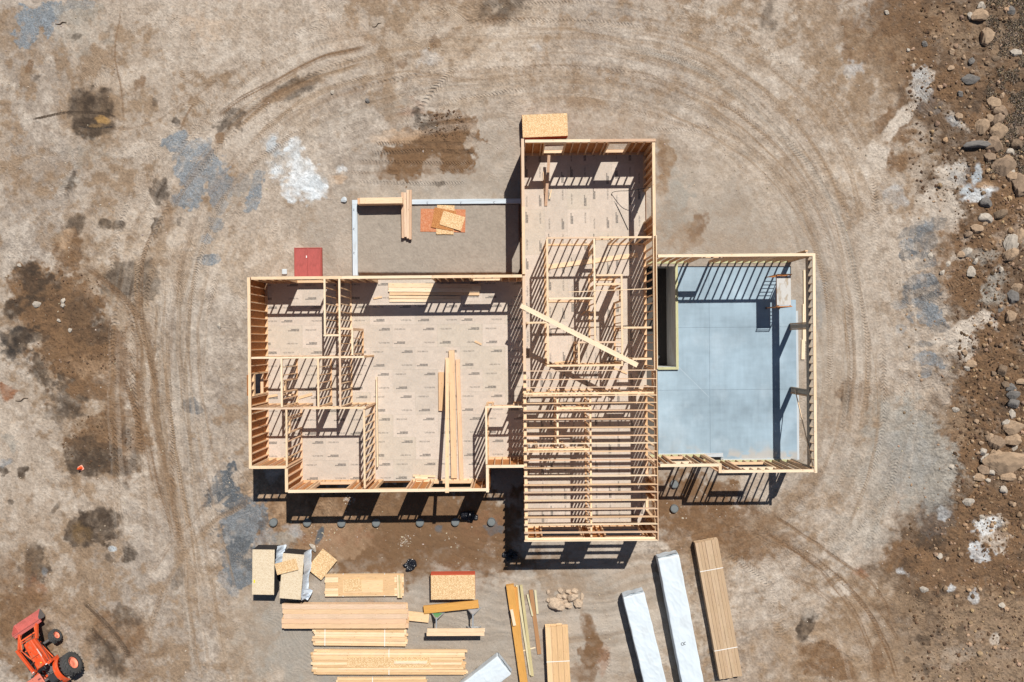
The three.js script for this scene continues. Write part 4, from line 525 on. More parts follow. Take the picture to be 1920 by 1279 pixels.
// --- garage slab with sawn joints, stair pit and its walls
{
  const P = (px, py) => toU(px, py, SLAB), [x0] = P(1233, 690), [x1] = P(1493.5, 680), [xp] = P(1271, 600), [xj] = P(1330.5, 680), zN = P(1380, 490)[1], zp = P(1250, 688)[1], zj1 = P(1400, 613.5)[1], zj2 = P(1400, 730.5)[1], zS1 = P(1290, 858)[1], zS2 = P(1440, 866)[1], [xk] = P(1352, 860);
  const W = x1 - x0, D = zS2 - zN, tw = 1024, th = 1536, b = new Float32Array(tw * th * 3), bb = new Float32Array(tw * th * 3);
  for (let j = 0; j < th; j++) for (let i = 0; i < tw; i++) {
    const x = i / tw * W, z = j / th * D, c1 = fbm(x * .5 + 3, z * .5, 4), c2 = fbm(x * 2.2, z * 2.2 + 9, 4), k = 1.03 + .26 * c1 + .14 * c2 + .07 * fbm(x * 8, z * .9, 3) + .06 * fbm(x * 1.2, z * 7, 3) + .05 * (rnd() - .5), o = (j * tw + i) * 3;
    let r = .258 * k, g = .345 * k, bl = .412 * k;
    const s = clamp(sstep(D - .9 + .25 * vn(x * 2, 1), D - .4, z) * sstep(.02, .3, fbm(x * 1.7, z * 1.9, 4) + .03) + .25 * sstep(.25, .5, fbm(x * 1.1 + 7, z * 1.1, 4)) * sstep(D - 2.2, D, z), 0, 1);
    r = lerp(r, .44, s * .6); g = lerp(g, .37, s * .6); bl = lerp(bl, .30, s * .6);
    const w = sstep(.1, .6, fbm(x * .9 + 31, z * .7 + 2, 5)) * .045; r += w; g += w; bl += w;
    const q = Math.abs((x - (xp - x0)) - (z - (zp - zN))) ; if (x > xp - x0 && x < xp - x0 + 1.7 && q < .018 + .03 * Math.abs(vn(x * 5, 2))) { r += .06; g += .06; bl += .06; }
    if (rnd() < .0006) { r *= .6; g *= .6; bl *= .6; }
    b[o] = r; b[o + 1] = g; b[o + 2] = bl; bb[o] = bb[o + 1] = bb[o + 2] = .5 + .2 * c2 + .25 * (rnd() - .5);
  }
  const mat = new THREE.MeshStandardMaterial({ map: texFrom(tw, th, b, true, false), bumpMap: texFrom(tw, th, bb, false, false), bumpScale: .004, roughness: .7 });
  const slab = sub(garage, 'concrete_slab');
  const poly = pts => {
    const s = new THREE.Shape(pts.map(([x, z]) => new THREE.Vector2(x, -z))), g = new THREE.ExtrudeGeometry(s, { depth: .14, bevelEnabled: true, bevelSize: .004, bevelThickness: .004, bevelSegments: 1 });
    g.rotateX(-Math.PI / 2); g.translate(0, SLAB - .144, 0); const p = g.attributes.position, uv = g.attributes.uv; for (let i = 0; i < p.count; i++) uv.setXY(i, (p.getX(i) - x0) / W, (p.getZ(i) - zN) / D);
    part(slab, 'slab_panel', g, mat);
  };
  const j = .007, R = (a, c, p, q) => poly([[a + j, p + j], [c - j, p + j], [c - j, q - j], [a + j, q - j]]);
  R(xp, xj, zN, zj1); poly([[xp + j, zj1 + j], [xj - j, zj1 + j], [xj - j, zj2 - j], [x0, zj2 - j], [x0, zp], [xp + j, zp]]); R(x0, xj, zj2, zS1);
  R(xj, x1, zN, zj1); R(xj, x1, zj1, zj2); poly([[xj + j, zj2 + j], [x1 - j, zj2 + j], [x1 - j, zS2 - j], [xk, zS2 - j], [xk, zS1 - j], [xj + j, zS1 - j]]);
  part(slab, 'slab_bed', new THREE.BoxGeometry(x1 - xp - .1, .2, zS1 - zN - .1), M.pitwall, (x1 + xp) / 2, SLAB - .25, (zS1 + zN) / 2);
  // kerbs that carry the walls
  const k = (a, c, p, q, y0, y1, m = M.concrete, name = 'foundation_wall') => part(garage, name, new THREE.BoxGeometry(c - a, y1 - y0, q - p), m, (a + c) / 2, (y0 + y1) / 2, (p + q) / 2);
  const [, gn] = toU(1380, 478.6), [, gs1] = toU(1290, 872.6), [, gs2] = toU(1440, 883.6), gx1 = toU(1528, 680)[0];
  k(x0, gx1 + .07, gn - .1, gn + .11, -.4, .457); k(x0, xk + .1, gs1 - .12, gs1 + .09, -.4, .458); k(xk + .1, gx1 + .07, gs2 - .12, gs2 + .09, -.4, .459); k(x1 - .01, x1 + .12, zN + .2, zS2 - .1, -.3, SLAB - .03);
  // stair pit
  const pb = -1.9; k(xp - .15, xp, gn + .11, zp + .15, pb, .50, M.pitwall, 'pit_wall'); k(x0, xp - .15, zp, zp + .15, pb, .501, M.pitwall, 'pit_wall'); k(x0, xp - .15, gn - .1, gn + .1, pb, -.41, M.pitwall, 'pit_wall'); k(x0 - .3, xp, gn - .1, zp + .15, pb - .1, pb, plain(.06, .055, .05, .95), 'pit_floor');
  part(garage, 'sill_plate', box(.14, .04, zp + .15 - gn - .11, 1), TREATED[0], xp - .075, .522, (zp + .15 + gn + .11) / 2); part(garage, 'sill_plate', box(xp - .15 - x0, .04, .14, 2), TREATED[0], (x0 + xp - .15) / 2, .523, zp + .075);
  const rb = new THREE.IcosahedronGeometry(.1, 2); part(garage, 'rubble', rb, M.concrete, (x0 + xp) / 2 - .1, pb + .08, zp - .5);
}

// ---------------------------------------------------------------- loose timber, stacks, machines
// a board lying between two photo points, heights above the ground (or absolute with abs)
function board(o, a, b, ha, hb, w, t, mat, abs) {
  const A = abs ? PX(a[0], a[1], ha) : (() => { const g = onGround(a[0], a[1], ha); return V(g.x, g.y + ha, g.z); })(), B = abs ? PX(b[0], b[1], hb) : (() => { const g = onGround(b[0], b[1], hb); return V(g.x, g.y + hb, g.z); })();
  return plank(o, o.userData.partName || 'board', A, B, w, t, mat);
}
function boardThing(name, label, cat, group, a, b, ha, hb, w, t, mat, abs) {           // one board as a thing of its own
  const o = thing(name, label, cat, group), m = board(o, a, b, ha, hb, w, t, mat, abs);
  o.position.copy(m.position); o.position.y -= t / 2; m.position.set(0, t / 2, 0); return o;
}
// a pack of boards: centre line a-b in photo pixels at its top, width, height, boards across, layers
function pack(name, label, cat, group, a, b, width, h, n, layers, mats, o = {}) {
  const mid = [(a[0] + b[0]) / 2, (a[1] + b[1]) / 2], yb = o.abs !== undefined ? o.abs : onGround(mid[0], mid[1], h).y, yT = yb + h;
  const A = PX(a[0], a[1], yT), B = PX(b[0], b[1], yT), L = A.distanceTo(B), ang = Math.atan2(B.z - A.z, B.x - A.x);
  const g = thing(name, label, cat, group, (A.x + B.x) / 2, yb, (A.z + B.z) / 2, -ang);
  const bear = o.bear ?? .07, t = (h - bear) / layers, w = width / n, jit = o.jit ?? .05;
  if (bear > 0) for (const q of o.bearAt || [-.38, 0, .38]) part(g, 'bearer', box(.09, bear, width + .05, 2), GREYW[0], q * L, bear / 2, 0);
  for (let l = 0; l < layers; l++) for (let k = 0; k < n; k++) {
    const top = l === layers - 1, j0 = rr(-jit, jit) - (top && o.short ? o.short[k] || 0 : 0), j1 = rr(-jit, jit), len = +(L + j1 + j0).toFixed(2);
    if (top && o.skip && o.skip.includes(k)) continue;
    const m = part(g, 'board', box(len, +(t - .002).toFixed(3), +(w - .007 - rnd() * .005).toFixed(3), vr()), pick(mats), (j1 - j0) / 2, bear + (l + .5) * t + (top ? rr(-.004, .006) : 0), -width / 2 + (k + .5) * w);
    m.rotation.y = rr(-.002, .002) * (o.loose || 1);
  }
  for (const q of o.bands || []) { part(g, 'band', new THREE.BoxGeometry(.035, .004, width + .02), M.strap, q * L, h + .005, 0); for (const s of [-1, 1]) part(g, 'band', new THREE.BoxGeometry(.035, h - bear, .004), M.strap, q * L, bear + (h - bear) / 2 + .003, s * (width / 2 + .008)); }
  return g;
}
const sheetGeo = (L, W, t, s = 1) => { const g = new THREE.BoxGeometry(L, t, W), p = g.attributes.position, uv = g.attributes.uv; for (let i = 0; i < p.count; i++) uv.setXY(i, p.getX(i) * .8 * s + .13 * L, p.getZ(i) * .8 * s + .3 * W); return g; };
// a pile of board sheets given by its top rectangle in photo pixels
function sheetPile(name, label, cat, c, L, W, h, deg, top, side, o = {}) {
  const yb = onGround(c[0], c[1], h).y, g = thing(name, label, cat, o.group, wx(c[0], yb + h), yb, wz(c[1], yb + h), -deg * Math.PI / 180), low = [];
  for (const q of [-.35, 0, .35]) part(g, 'bearer', box(.09, .08, W, 2), GREYW[0], q * L, .04, 0);
  const n = Math.max(2, Math.round((h - .1) / .024)), t = (h - .08) / n;
  for (let i = 0; i < n - 2; i++) low.push(at(new THREE.BoxGeometry(L + rr(-.006, .006), t - .001, W + rr(-.006, .006)), rr(-.006, .006), .08 + (i + .5) * t, rr(-.006, .006)));
  if (low.length) tag(part(g, 'sheet_pile', merge(low), side), null, null, null, 'stuff');
  part(g, 'sheet', sheetGeo(L, W, t - .001), o.under || top, rr(-.015, .015), .08 + (n - 1.5) * t, rr(-.01, .01));
  part(g, 'sheet', sheetGeo(L, W, t - .001), top, o.dx || .01, .08 + (n - .5) * t, o.dz || 0);
  return g;
}
const lone = (name, label, cat, c, L, W, h, t, deg, mat, abs, tilt = 0, grp) => {       // one loose sheet
  const yb = abs !== undefined ? abs : onGround(c[0], c[1], h).y, g = thing(name, label, cat, grp, wx(c[0], yb + h), yb + h - t, wz(c[1], yb + h), -deg * Math.PI / 180), m = part(g, 'sheet', sheetGeo(L, W, t), mat, 0, t / 2, 0); m.rotation.z = tilt; return g;
};
// --- on the floors
{
  const f = FL + .003;
  const g1 = thing('board_pile', 'pile of long pale planks half in shade along the back wall of the big room', 'plank pile'); g1.userData.partName = 'board';
  for (const [a, b, h, w, m] of [[[728, 535], [901, 536.5], .12, .24, 1], [[728, 543], [899, 544], .12, .23, 4], [[730, 550.5], [899, 551], .085, .16, 0], [[729, 557], [864, 558], .085, .15, 1], [[730, 563.5], [864, 563.5], .06, .15, 4], [[885, 539], [901.5, 540], .16, .2, 4]]) board(g1, a, b, f + h, f + h, w, .04, SPRUCE[m], true);
  for (const [a, b] of [[[732, 538], [898, 538]], [[732, 546], [895, 547]], [[735, 560], [860, 560]]]) board(g1, a, b, f + .042, f + .042, .22, .04, SPRUCE[2], true);
  boardThing('plank', 'short wide plank on the big room floor, leftmost beside the long beams', 'plank', null, [827, 698], [827.5, 770.5], f + .12, f + .12, .29, .12, SPRUCE[2], true);
  boardThing('plank', 'narrow plank sloping from the big room floor up over the front wall', 'plank', null, [838.5, 671], [838.2, 924], FL + .15, TOP + .05, .19, .04, SPRUCE[0], true);
  boardThing('beam', 'long stacked timber beam in the middle of the big room floor', 'beam', null, [846.5, 657], [851.5, 897], f + .16, f + .16, .31, .16, SPRUCE[0], true);
  boardThing('beam', 'pale weathered beam, rightmost and reaching furthest to the front wall', 'beam', null, [858, 674], [865.5, 908], f + .12, f + .12, .22, .12, SPRUCE[3], true);
  boardThing('plank', 'single plank standing on edge beside the small front room wall', 'plank', null, [705.5, 707], [707.3, 876], FL + .3, FL + .3, .06, .28, SPRUCE[4], true);
  const g2 = thing('offcut_pile', 'small heap of plank offcuts on the floor at the front wall', 'offcuts'); g2.userData.partName = 'board';
  for (const [a, b, m] of [[[774, 892], [816, 893.5], 1], [[778, 896], [802, 896.5], 4], [[782, 899], [798, 898], 0]]) board(g2, a, b, f + .09, f + .08, .11, .04, SPRUCE[m], true);
  boardThing('plank', 'wide weathered plank lying diagonally across the tops of the tall wing walls', 'plank', null, [976.5, 573], [1195.5, 685], TOP + .05, TOP + .05, .25, .04, SPRUCE[4], true);
  boardThing('plank', 'pale plank lying slanted on the floor under the tall wing partition', 'plank', null, [1028, 500.5], [1196, 478], f + .04, f + .04, .25, .04, SPRUCE[1], true);
  boardThing('batten', 'thin batten laid across the wall tops above the closet', 'batten', null, [1066, 547.5], [1226, 541], TOP + .03, TOP + .03, .04, .03, SPRUCE[1], true);
  boardThing('plank', 'reddish plank leaning in the left window of the back room', 'plank', null, [1029.5, 291], [1023.5, 386], FL + .75, FL + .05, .15, .04, PINK[2], true);
  const g3 = thing('batten_pile', 'loose yellow battens beside the reddish plank in the back room', 'battens'); g3.userData.partName = 'board';
  for (const [a, b] of [[[1019, 322], [1021, 364]], [[1022.5, 325], [1021, 358]], [[1034, 355], [1030, 373]], [[1016, 341], [1026, 341]]]) board(g3, a, b, f + .06, f + .05, .06, .03, SPRUCE[1], true);
  const cord = new THREE.CatmullRomCurve3([[1222, 351, 1.6], [1185, 357, 1.1], [1146.5, 363.5, .02], [1160, 392, .02], [1178, 431, .02]].map(([u, v, h]) => PX(u, v, FL + .012 + h)));
  const cg = thing('power_cord', 'thin black power cord across the floor of the back room', 'cord'); part(cg, 'cord', new THREE.TubeGeometry(cord, 40, .016, 6), M.black);
}
for (const [a, b, w, l] of [[[490, 746], [520, 741], .12, 'short board offcut on the floor of the small bath room by the left wall'], [[560, 746], [585, 739], .14, 'tilted board offcut against the middle partition of the left wing'], [[548, 868], [566, 863], .1, 'stubby offcut in the corner of the small front room'], [[1040, 680], [1075, 677], .07, 'thin offcut along the lower partition of the tall wing closet'], [[1090, 590], [1104, 580], .09, 'small offcut under the closet partition of the tall wing'], [[1150, 690], [1176, 700], .1, 'offcut lying below the closet of the tall wing'], [[700, 560], [716, 557], .09, 'small offcut near the long pile in the big room'], [[890, 640], [903, 646], .1, 'lone offcut on the right of the big room floor']]) boardThing('offcut', l, 'offcut', null, a, b, FL + .05, FL + .05, w, .04, SPRUCE[(a[0] | 0) % 5], true);
// --- court behind the big room
{
  const fw = thing('foundation_wall', 'pale concrete foundation wall round the sand filled court', 'foundation wall', null, 0, 0, 0, TH_), y1 = .86, m = plain(.56, .63, .69, .85, { map: mottle });
  const [a0, n0] = toU(660, 375, y1), [a1, n1] = toU(669.5, 384, y1), [a2] = toU(977, 380, y1), [, s1] = toU(664, 517, y1);
  part(fw, 'wall_top', new RoundedBoxGeometry(a2 - a0, 1.1, n1 - n0, 2, .012), m, (a0 + a2) / 2, y1 - .55, (n0 + n1) / 2); part(fw, 'wall_top', new RoundedBoxGeometry(a1 - a0, 1.1, s1 - n1, 2, .012), m, (a0 + a1) / 2, y1 - .551, (n1 + s1) / 2);
  const bolt = merge([tube(V(0, 0, 0), V(0, .11, 0), .01), tube(V(0, .1, 0), V(.07, .13, .03), .01)]);
  for (const [u, v] of [[801, 379], [864, 379], [926, 378], [663, 392], [663, 428], [663.5, 473]]) { const [p, q] = toU(u, v, y1); part(fw, 'anchor_bolt', bolt, M.greyMetal, p, y1 - .01, q); }
  pack('plank_stack', 'stack of wide planks on the foundation wall at the court corner', 'plank stack', null, [669, 376.5], [754, 375.5], .33, .62, 1, 5, SPRUCE, { abs: .865, bear: 0, jit: .02, short: [.16] });
  pack('board_bundle', 'four rough boards laid over the foundation wall into the court', 'board bundle', null, [762, 358.5], [762.3, 446.5], .56, .14, 4, 1, PINK, { abs: .872, bear: 0, jit: .09, loose: 6 });
  lone('board_sheet', 'red edged board sheet lying lowest in the court pile', 'board sheet', [830.5, 413.5], 2.44, 1.25, .03, .02, 1, OSBR);
  lone('board_offcut', 'tan board offcut reaching the court foundation wall, under the tilted one', 'board offcut', [835, 412], .95, 1.58, .06, .02, 2, OSB);
  lone('board_offcut', 'square tan board offcut slanting left on the red sheet', 'board offcut', [832, 411], 1.2, 1.1, .085, .02, 10, OSBD);
  lone('board_offcut', 'tan board offcut tilted right, topmost on the red sheet', 'board offcut', [848, 414], 1.22, .78, .12, .02, 17, OSB);
  lone('board_offcut', 'small tan board offcut at the front edge of the red sheet', 'board offcut', [829, 432], .62, .42, .05, .02, -2, OSB);
  // cellar hatch
  const hg = gp(577, 492, .25), hatch = thing('cellar_hatch', 'red steel two leaf cellar hatch against the back wall', 'hatch', null, hg.x, hg.y, hg.z, TH_);
  const frame = new THREE.BoxGeometry(1.5, .3, 1.62); part(hatch, 'frame', at(frame, 0, .06, 0), M.hatchTrim);
  for (const s of [-1, 1]) { const lf = part(hatch, 'door_leaf', new RoundedBoxGeometry(.715, .035, 1.6, 2, .01), M.hatch, s * .362, .25, 0); lf.rotation.x = -.06; part(lf, 'edge_rib', new THREE.BoxGeometry(.03, .02, 1.58), M.hatchTrim, s * .33, .027, 0); part(lf, 'edge_rib', new THREE.BoxGeometry(.64, .02, .03), M.hatchTrim, 0, .027, -.77); if (s < 0) part(lf, 'handle', new RoundedBoxGeometry(.05, .035, .13, 2, .01), M.strap, .3, .035, -.3); }
  const st = thing('paving_stone', 'flat grey stone beside the red hatch', 'stone'); { const g = onGround(534, 510); st.position.set(g.x, g.y, g.z); part(st, 'stone', new RoundedBoxGeometry(.28, .12, .3, 2, .05), plain(.5, .55, .58, .85), 0, .05, 0); }
}
// --- sheets and packs
sheetPile('board_stack', 'stack of board sheets with red edges behind the tall wing', 'board stack', [1021.5, 235], 2.44, 1.22, .58, -2.3, OSB, RED[0]);
sheetPile('board_stack', 'red edged board stack in front of the house, between lumber and beams', 'board stack', [849, 1099], 2.42, 1.33, .55, -.6, OSB, RED[0], { under: RED[0], dz: .07 });
{
  const a = sheetPile('board_stack', 'tall stack of pale board sheets with a yellow tag, leftmost of the two', 'board stack', [493.5, 1073], 1.17, 2.44, 1.05, .8, OSBP, M.blackwrap);
  part(a, 'sheet', sheetGeo(.88, 1.0, .012), OSBP, -.15, 1.062, -.72); part(a, 'sheet', sheetGeo(1.1, 2.3, .01), OSBP, .02, 1.056, .05); part(a, 'tag', new THREE.BoxGeometry(.08, .004, .17), M.yellow, -.47, 1.064, .5);
  const b = sheetPile('board_stack', 'tall stack of board sheets in torn plastic, right of the yellow tagged stack', 'board stack', [546.5, 1081], 1.15, 2.44, 1.02, 4.6, OSBP, M.blackwrap);
  const crumple = (L, W, s, fold) => { const g = new THREE.PlaneGeometry(L, W, 40, 14); const p = g.attributes.position; for (let i = 0; i < p.count; i++) { const x = p.getX(i), y = p.getY(i); p.setXYZ(i, x + .04 * vn(x * 3 + s, y * 6), y + .06 * vn(x * 4, y * 3 + s), fold * Math.pow((y + W / 2) / W, 2) + .07 * vn(x * 5 + s, y * 7) + .03 * vn(x * 14, y * 15 + s)); } g.rotateX(-Math.PI / 2); g.computeVertexNormals(); return g; };
  const pw = new THREE.MeshStandardMaterial({ color: new THREE.Color().setRGB(.55, .62, .70), roughness: .35, side: THREE.DoubleSide });
  const c1 = part(a, 'plastic_wrap', crumple(1.15, .34, 3, .5), pw, .78, .35, -.75); c1.rotation.y = Math.PI / 2 - .1; c1.rotation.x = .0;
  const c2 = part(b, 'plastic_wrap', crumple(2.6, .22, 9, .75), pw, .70, .25, 0); c2.rotation.y = Math.PI / 2;
  const c3 = part(b, 'plastic_wrap', crumple(.6, .42, 15, .4), pw, .80, .45, 1.05); c3.rotation.y = 1.1;
  lone('board_offcut', 'orange brown board offcut lying slanted over the two pale stacks', 'board offcut', [537, 1063], 1.18, .62, 1.11, .016, -14, OSB);
  const l2 = lone('board_sheet', 'loose tan board sheet turned on its corner, right of the torn plastic', 'board sheet', [603.5, 1058.5], 1.42, 1.03, .24, .018, -51, OSB, undefined, .02); part(l2, 'bearer', box(.5, .2, .09, 1), GREYW[0], -.2, -.12, .2); part(l2, 'bearer', box(.5, .2, .09, 1), GREYW[0], .25, -.12, -.2);
}
{
  const p1 = pack('lumber_pack', 'wide lumber pack with a board scrap lying on it', 'lumber pack', 'lumber packs', [609.5, 1098], [756, 1097], 1.22, .22, 8, 3, YEL, { bands: [-.27, .26], short: [0, 0, 0, 0, 0, 0, 0, 0] });
  part(p1, 'board', box(3.1, .02, 1.15, 1), YEL[1], .12, .232, -.02); part(p1, 'board', box(2.2, .018, .7, 2), YEL[0], -.06, .2515, .05);
  for (const [dz, m] of [[-.06, YEL[2]], [.03, GREENW[0]], [.12, YEL[0]]]) part(p1, 'board', box(.085, .05, 1.25, 2), m, 1.93 + dz, .265, .06).rotation.y = .03;
  lone('board_offcut', 'tan board scrap lying on the wide lumber pack', 'board offcut', [661, 1097.5], .96, .68, .30, .016, -3, OSB);
  pack('lumber_pack', 'largest lumber pack, five wide planks across, in front of the board stacks', 'lumber pack', 'lumber packs', [530.5, 1156], [763, 1156], 1.34, .42, 5, 6, [PINK[1], SPRUCE[3], SPRUCE[0], SPRUCE[2]], { jit: .1 });
  pack('lumber_pack', 'lumber pack of narrow boards right below the largest pack', 'lumber pack', 'lumber packs', [588.5, 1195.5], [761, 1197], .88, .26, 7, 3, [...YEL, SPRUCE[0]], { bands: [-.38, .27], jit: .12, loose: 3 });
  const p4 = pack('lumber_pack', 'lumber pack of yellow studs with a long board strip on top', 'lumber pack', 'lumber packs', [588.5, 1242.5], [870, 1242], 1.36, .24, 10, 3, YEL, { jit: .2, loose: 2, short: [.9, 0, 0, 0, 0, 0, 0, 0, .1, 0], bands: [.0] });
  part(p4, 'sheet', sheetGeo(4.6, .55, .014), OSB, .0, .255, -.02); part(p4, 'board', box(5.2, .038, .09, 3), YEL[2], -.2, .262, .34); part(p4, 'board', box(1.8, .06, .15, 1), SPRUCE[4], 1.2, .29, -.03);
  pack('lumber_pack', 'lumber pack cut off by the bottom edge, below the stud pack', 'lumber pack', 'lumber packs', [632, 1285], [798, 1284], .8, .22, 6, 3, YEL, { bands: [-.1], jit: .08 });
  pack('lumber_pack', 'upright lumber pack with one white band beside the slanted boards', 'lumber pack', 'lumber packs', [1043.5, 1175.5], [1051, 1330], 1.25, .5, 4, 6, YEL, { bands: [-.08], jit: .05 });
  pack('lumber_pack', 'long cedar coloured plank pack with two white bands at the right', 'lumber pack', null, [1324.5, 1014.5], [1370.8, 1271], 1.27, .5, 7, 8, CEDAR, { bands: [-.29, .29], jit: .02 });
}
// --- wrapped packs
function wrapped(name, label, a, b, width, h, sd) {
  const mid = [(a[0] + b[0]) / 2, (a[1] + b[1]) / 2], yb = onGround(mid[0], mid[1], h).y, A = PX(a[0], a[1], yb + h), B = PX(b[0], b[1], yb + h), L = A.distanceTo(B), ang = Math.atan2(B.z - A.z, B.x - A.x);
  const o = thing(name, label, 'wrapped pack', null, (A.x + B.x) / 2, yb, (A.z + B.z) / 2, -ang);
  for (const q of [-.4, -.13, .13, .4]) part(o, 'bearer', box(.1, .1, width, 2), GREYW[0], q * L, .05, 0);
  const g = new THREE.BoxGeometry(L, h - .09, width, 120, 12, 26), p = g.attributes.position;
  for (let i = 0; i < p.count; i++) {
    let x = p.getX(i), y = p.getY(i), z = p.getZ(i); const ex = L / 2, ey = (h - .09) / 2, ez = width / 2, r = .05;
    const cx = clamp(x, -ex + r, ex - r), cy = clamp(y, -ey + r, ey - r), cz = clamp(z, -ez + r, ez - r), d = Math.hypot(x - cx, y - cy, z - cz) || 1; if (d > r) { x = cx + (x - cx) / d * r; y = cy + (y - cy) / d * r; z = cz + (z - cz) / d * r; }
    const top = sstep(ey - .06, ey, y), w = .012 * vn(x * 1.7 + sd, z * 3.2) + .012 * Math.pow(1 - Math.abs(vn(x * 2.4 + sd + z * 1.5, z * 5 - x * .7)), 5) + .005 * vn(x * 9, z * 11 + sd);
    p.setXYZ(i, x + .02 * vn(y * 7 + sd, z * 6), y + w * top - .02 * top * sstep(.3, .6, vn(x * .6 + sd, 2)), z + .012 * vn(x * 2.2 + sd, y * 3) * (Math.abs(z) > ez - .1 ? 1 : .2));
  }
  g.computeVertexNormals();
  const tw = 1024, th = 256, cb = new Float32Array(tw * th * 3);
  for (let j = 0; j < th; j++) for (let i = 0; i < tw; i++) { const u = i / tw * L, v = j / th * width, k = 1.05 + .02 * vn(u * 2 + sd, v * 4) + .02 * (rnd() - .5), s = sstep(.18, .45, fbm(u * 1.1 + sd, v * 1.9, 5)) * .2 * sstep(-.1, .5, vn(u * .3 + sd * 2, 1)), q = (j * tw + i) * 3; cb[q] = lerp(.575, .42, s) * k; cb[q + 1] = lerp(.64, .42, s) * k; cb[q + 2] = lerp(.69, .42, s) * k; }
  const t = texFrom(tw, th, cb), uv = g.attributes.uv; for (let i = 0; i < p.count; i++) uv.setXY(i, p.getX(i) / L + .5, p.getZ(i) / width + .5);
  part(o, 'wrap', g, new THREE.MeshStandardMaterial({ map: t, roughness: .5 }), 0, .09 + (h - .09) / 2, 0);
  const fl = new THREE.PlaneGeometry(width * .96, h * .7, 12, 6), fp = fl.attributes.position; for (let i = 0; i < fp.count; i++) fp.setZ(i, .02 + .03 * vn(fp.getX(i) * 5, fp.getY(i) * 6 + sd)); fl.computeVertexNormals(); const f = part(o, 'end_flap', fl, new THREE.MeshStandardMaterial({ color: new THREE.Color().setRGB(.46, .52, .58), roughness: .5, side: THREE.DoubleSide }), -L / 2 - .03, h * .5, 0); f.rotation.y = -Math.PI / 2; f.rotation.x = 0;
  return o;
}
{
  const w1 = wrapped('wrapped_pack', 'white wrapped pack, shorter one left of the two standing side by side', [1188.5, 1116], [1241, 1330], 1.2, .85, 3);
  const w2 = wrapped('wrapped_pack', 'white wrapped pack in the middle, beside the cedar plank pack', [1253.5, 1044], [1312, 1345], 1.18, .85, 7);
  const w3 = wrapped('wrapped_pack', 'pale wrapped pack lying diagonally at the bottom edge', [945.5, 1248], [840, 1330], 1.26, .7, 12);
  const ink = (o, x, z, s) => { for (const q of [0, .16]) { const r = new THREE.TorusGeometry(.075, .014, 6, 16, q ? 6.28 : 3.6); r.rotateX(Math.PI / 2); const m = part(o, 'ink_mark', r, M.dark, x + .02 * q, .868, z + q); m.scale.y = .3; } };
  ink(w2, .35, .0);
}
// --- beams and boards by the cut stones
boardThing('beam', 'long orange engineered beam, leftmost of the slanted boards', 'beam', null, [956, 1098], [985, 1300], .30, .30, .42, .28, ORANGE[0]);
boardThing('beam', 'darker orange beam under the leftmost slanted beam', 'beam', null, [967, 1102], [979, 1255], .20, .20, .2, .2, ORANGE[1]);
boardThing('plank_offcut', 'short pale offcut lying on the orange beam', 'offcut', null, [959, 1143], [965, 1173], .42, .38, .16, .04, SPRUCE[4]);
boardThing('board', 'pale green board right of the orange beams, left of its pair', 'board', null, [969, 1098], [995, 1266], .14, .14, .12, .1, GREENW[1]);
boardThing('board', 'olive board, right one of the green pair', 'board', null, [977, 1098], [998.5, 1268], .16, .16, .15, .12, GREENW[0]);
boardThing('plank', 'brown stained plank right of the olive boards', 'plank', null, [995.5, 1106.5], [1011.5, 1226.5], .09, .07, .22, .05, BROWN[0]);
boardThing('batten', 'short green batten left of the brown stained plank', 'batten', null, [989, 1115], [998.5, 1155], .12, .1, .09, .04, GREENW[1]);
boardThing('batten', 'short green batten right of the brown stained plank', 'batten', null, [1003.5, 1107], [1008, 1151], .1, .08, .12, .04, GREENW[1]);
boardThing('bearer', 'thin pale stick under the slanted boards', 'stick', null, [966, 1224], [1004, 1214], .04, .04, .06, .04, SPRUCE[4]);
boardThing('beam', 'wide orange beam lying in front of the red edged stack', 'beam', null, [794.5, 1144], [897, 1133], .32, .32, .43, .1, ORANGE[0]);
boardThing('beam', 'short orange beam sticking out of the largest lumber pack', 'beam', null, [755, 1154], [804, 1159.5], .22, .2, .5, .1, YEL[0]);
// --- sawhorses with planks
{
  const horse = (px, py, label, webs) => {
    const g = onGround(px, py, .9), o = thing('sawhorse', label, 'sawhorse', null, g.x, g.y, g.z + .5);
    part(o, 'top_rail', new RoundedBoxGeometry(.075, .09, 1.0, 2, .012), M.steel, 0, .85, 0);
    for (const s of [-1, 1]) {
      for (const q of [-1, 1]) part(o, 'leg', tube(V(q * .03, .83, s * .42), V(q * .4, 0, s * .52), .034, 6), M.steel);
      const w = new THREE.BufferGeometry(); w.setAttribute('position', new THREE.Float32BufferAttribute([-.04, .84, s * .44, .04, .84, s * .44, -.33, .16, s * .51, .33, .16, s * .51], 3)); w.setAttribute('uv', new THREE.Float32BufferAttribute([0, 1, 1, 1, 0, 0, 1, 0], 2)); w.setIndex([0, 2, 1, 1, 2, 3]); w.computeVertexNormals();
      part(o, 'web_panel', w, s < 0 ? webs : M.steel); part(o, 'cross_bar', tube(V(-.33, .16, s * .5), V(.33, .16, s * .5), .02, 6), M.steel);
    }
    return o;
  };
  const dm = plain(.13, .33, .14, .6, { side: THREE.DoubleSide }), gm = plain(.40, .42, .45, .5, { side: THREE.DoubleSide });
  horse(818, 1159, 'grey steel sawhorse with a green end panel, left under the planks', dm); horse(886.5, 1151, 'grey steel sawhorse on the right under the planks', gm);
  const g = onGround(856, 1185, .95);
  pack('plank_pair', 'two pale planks lying across the two sawhorses', 'planks', null, [802, 1186], [907, 1185.5], .4, .08, 2, 2, [SPRUCE[4], SPRUCE[1]], { abs: g.y + .90, bear: 0, jit: .07 });
}
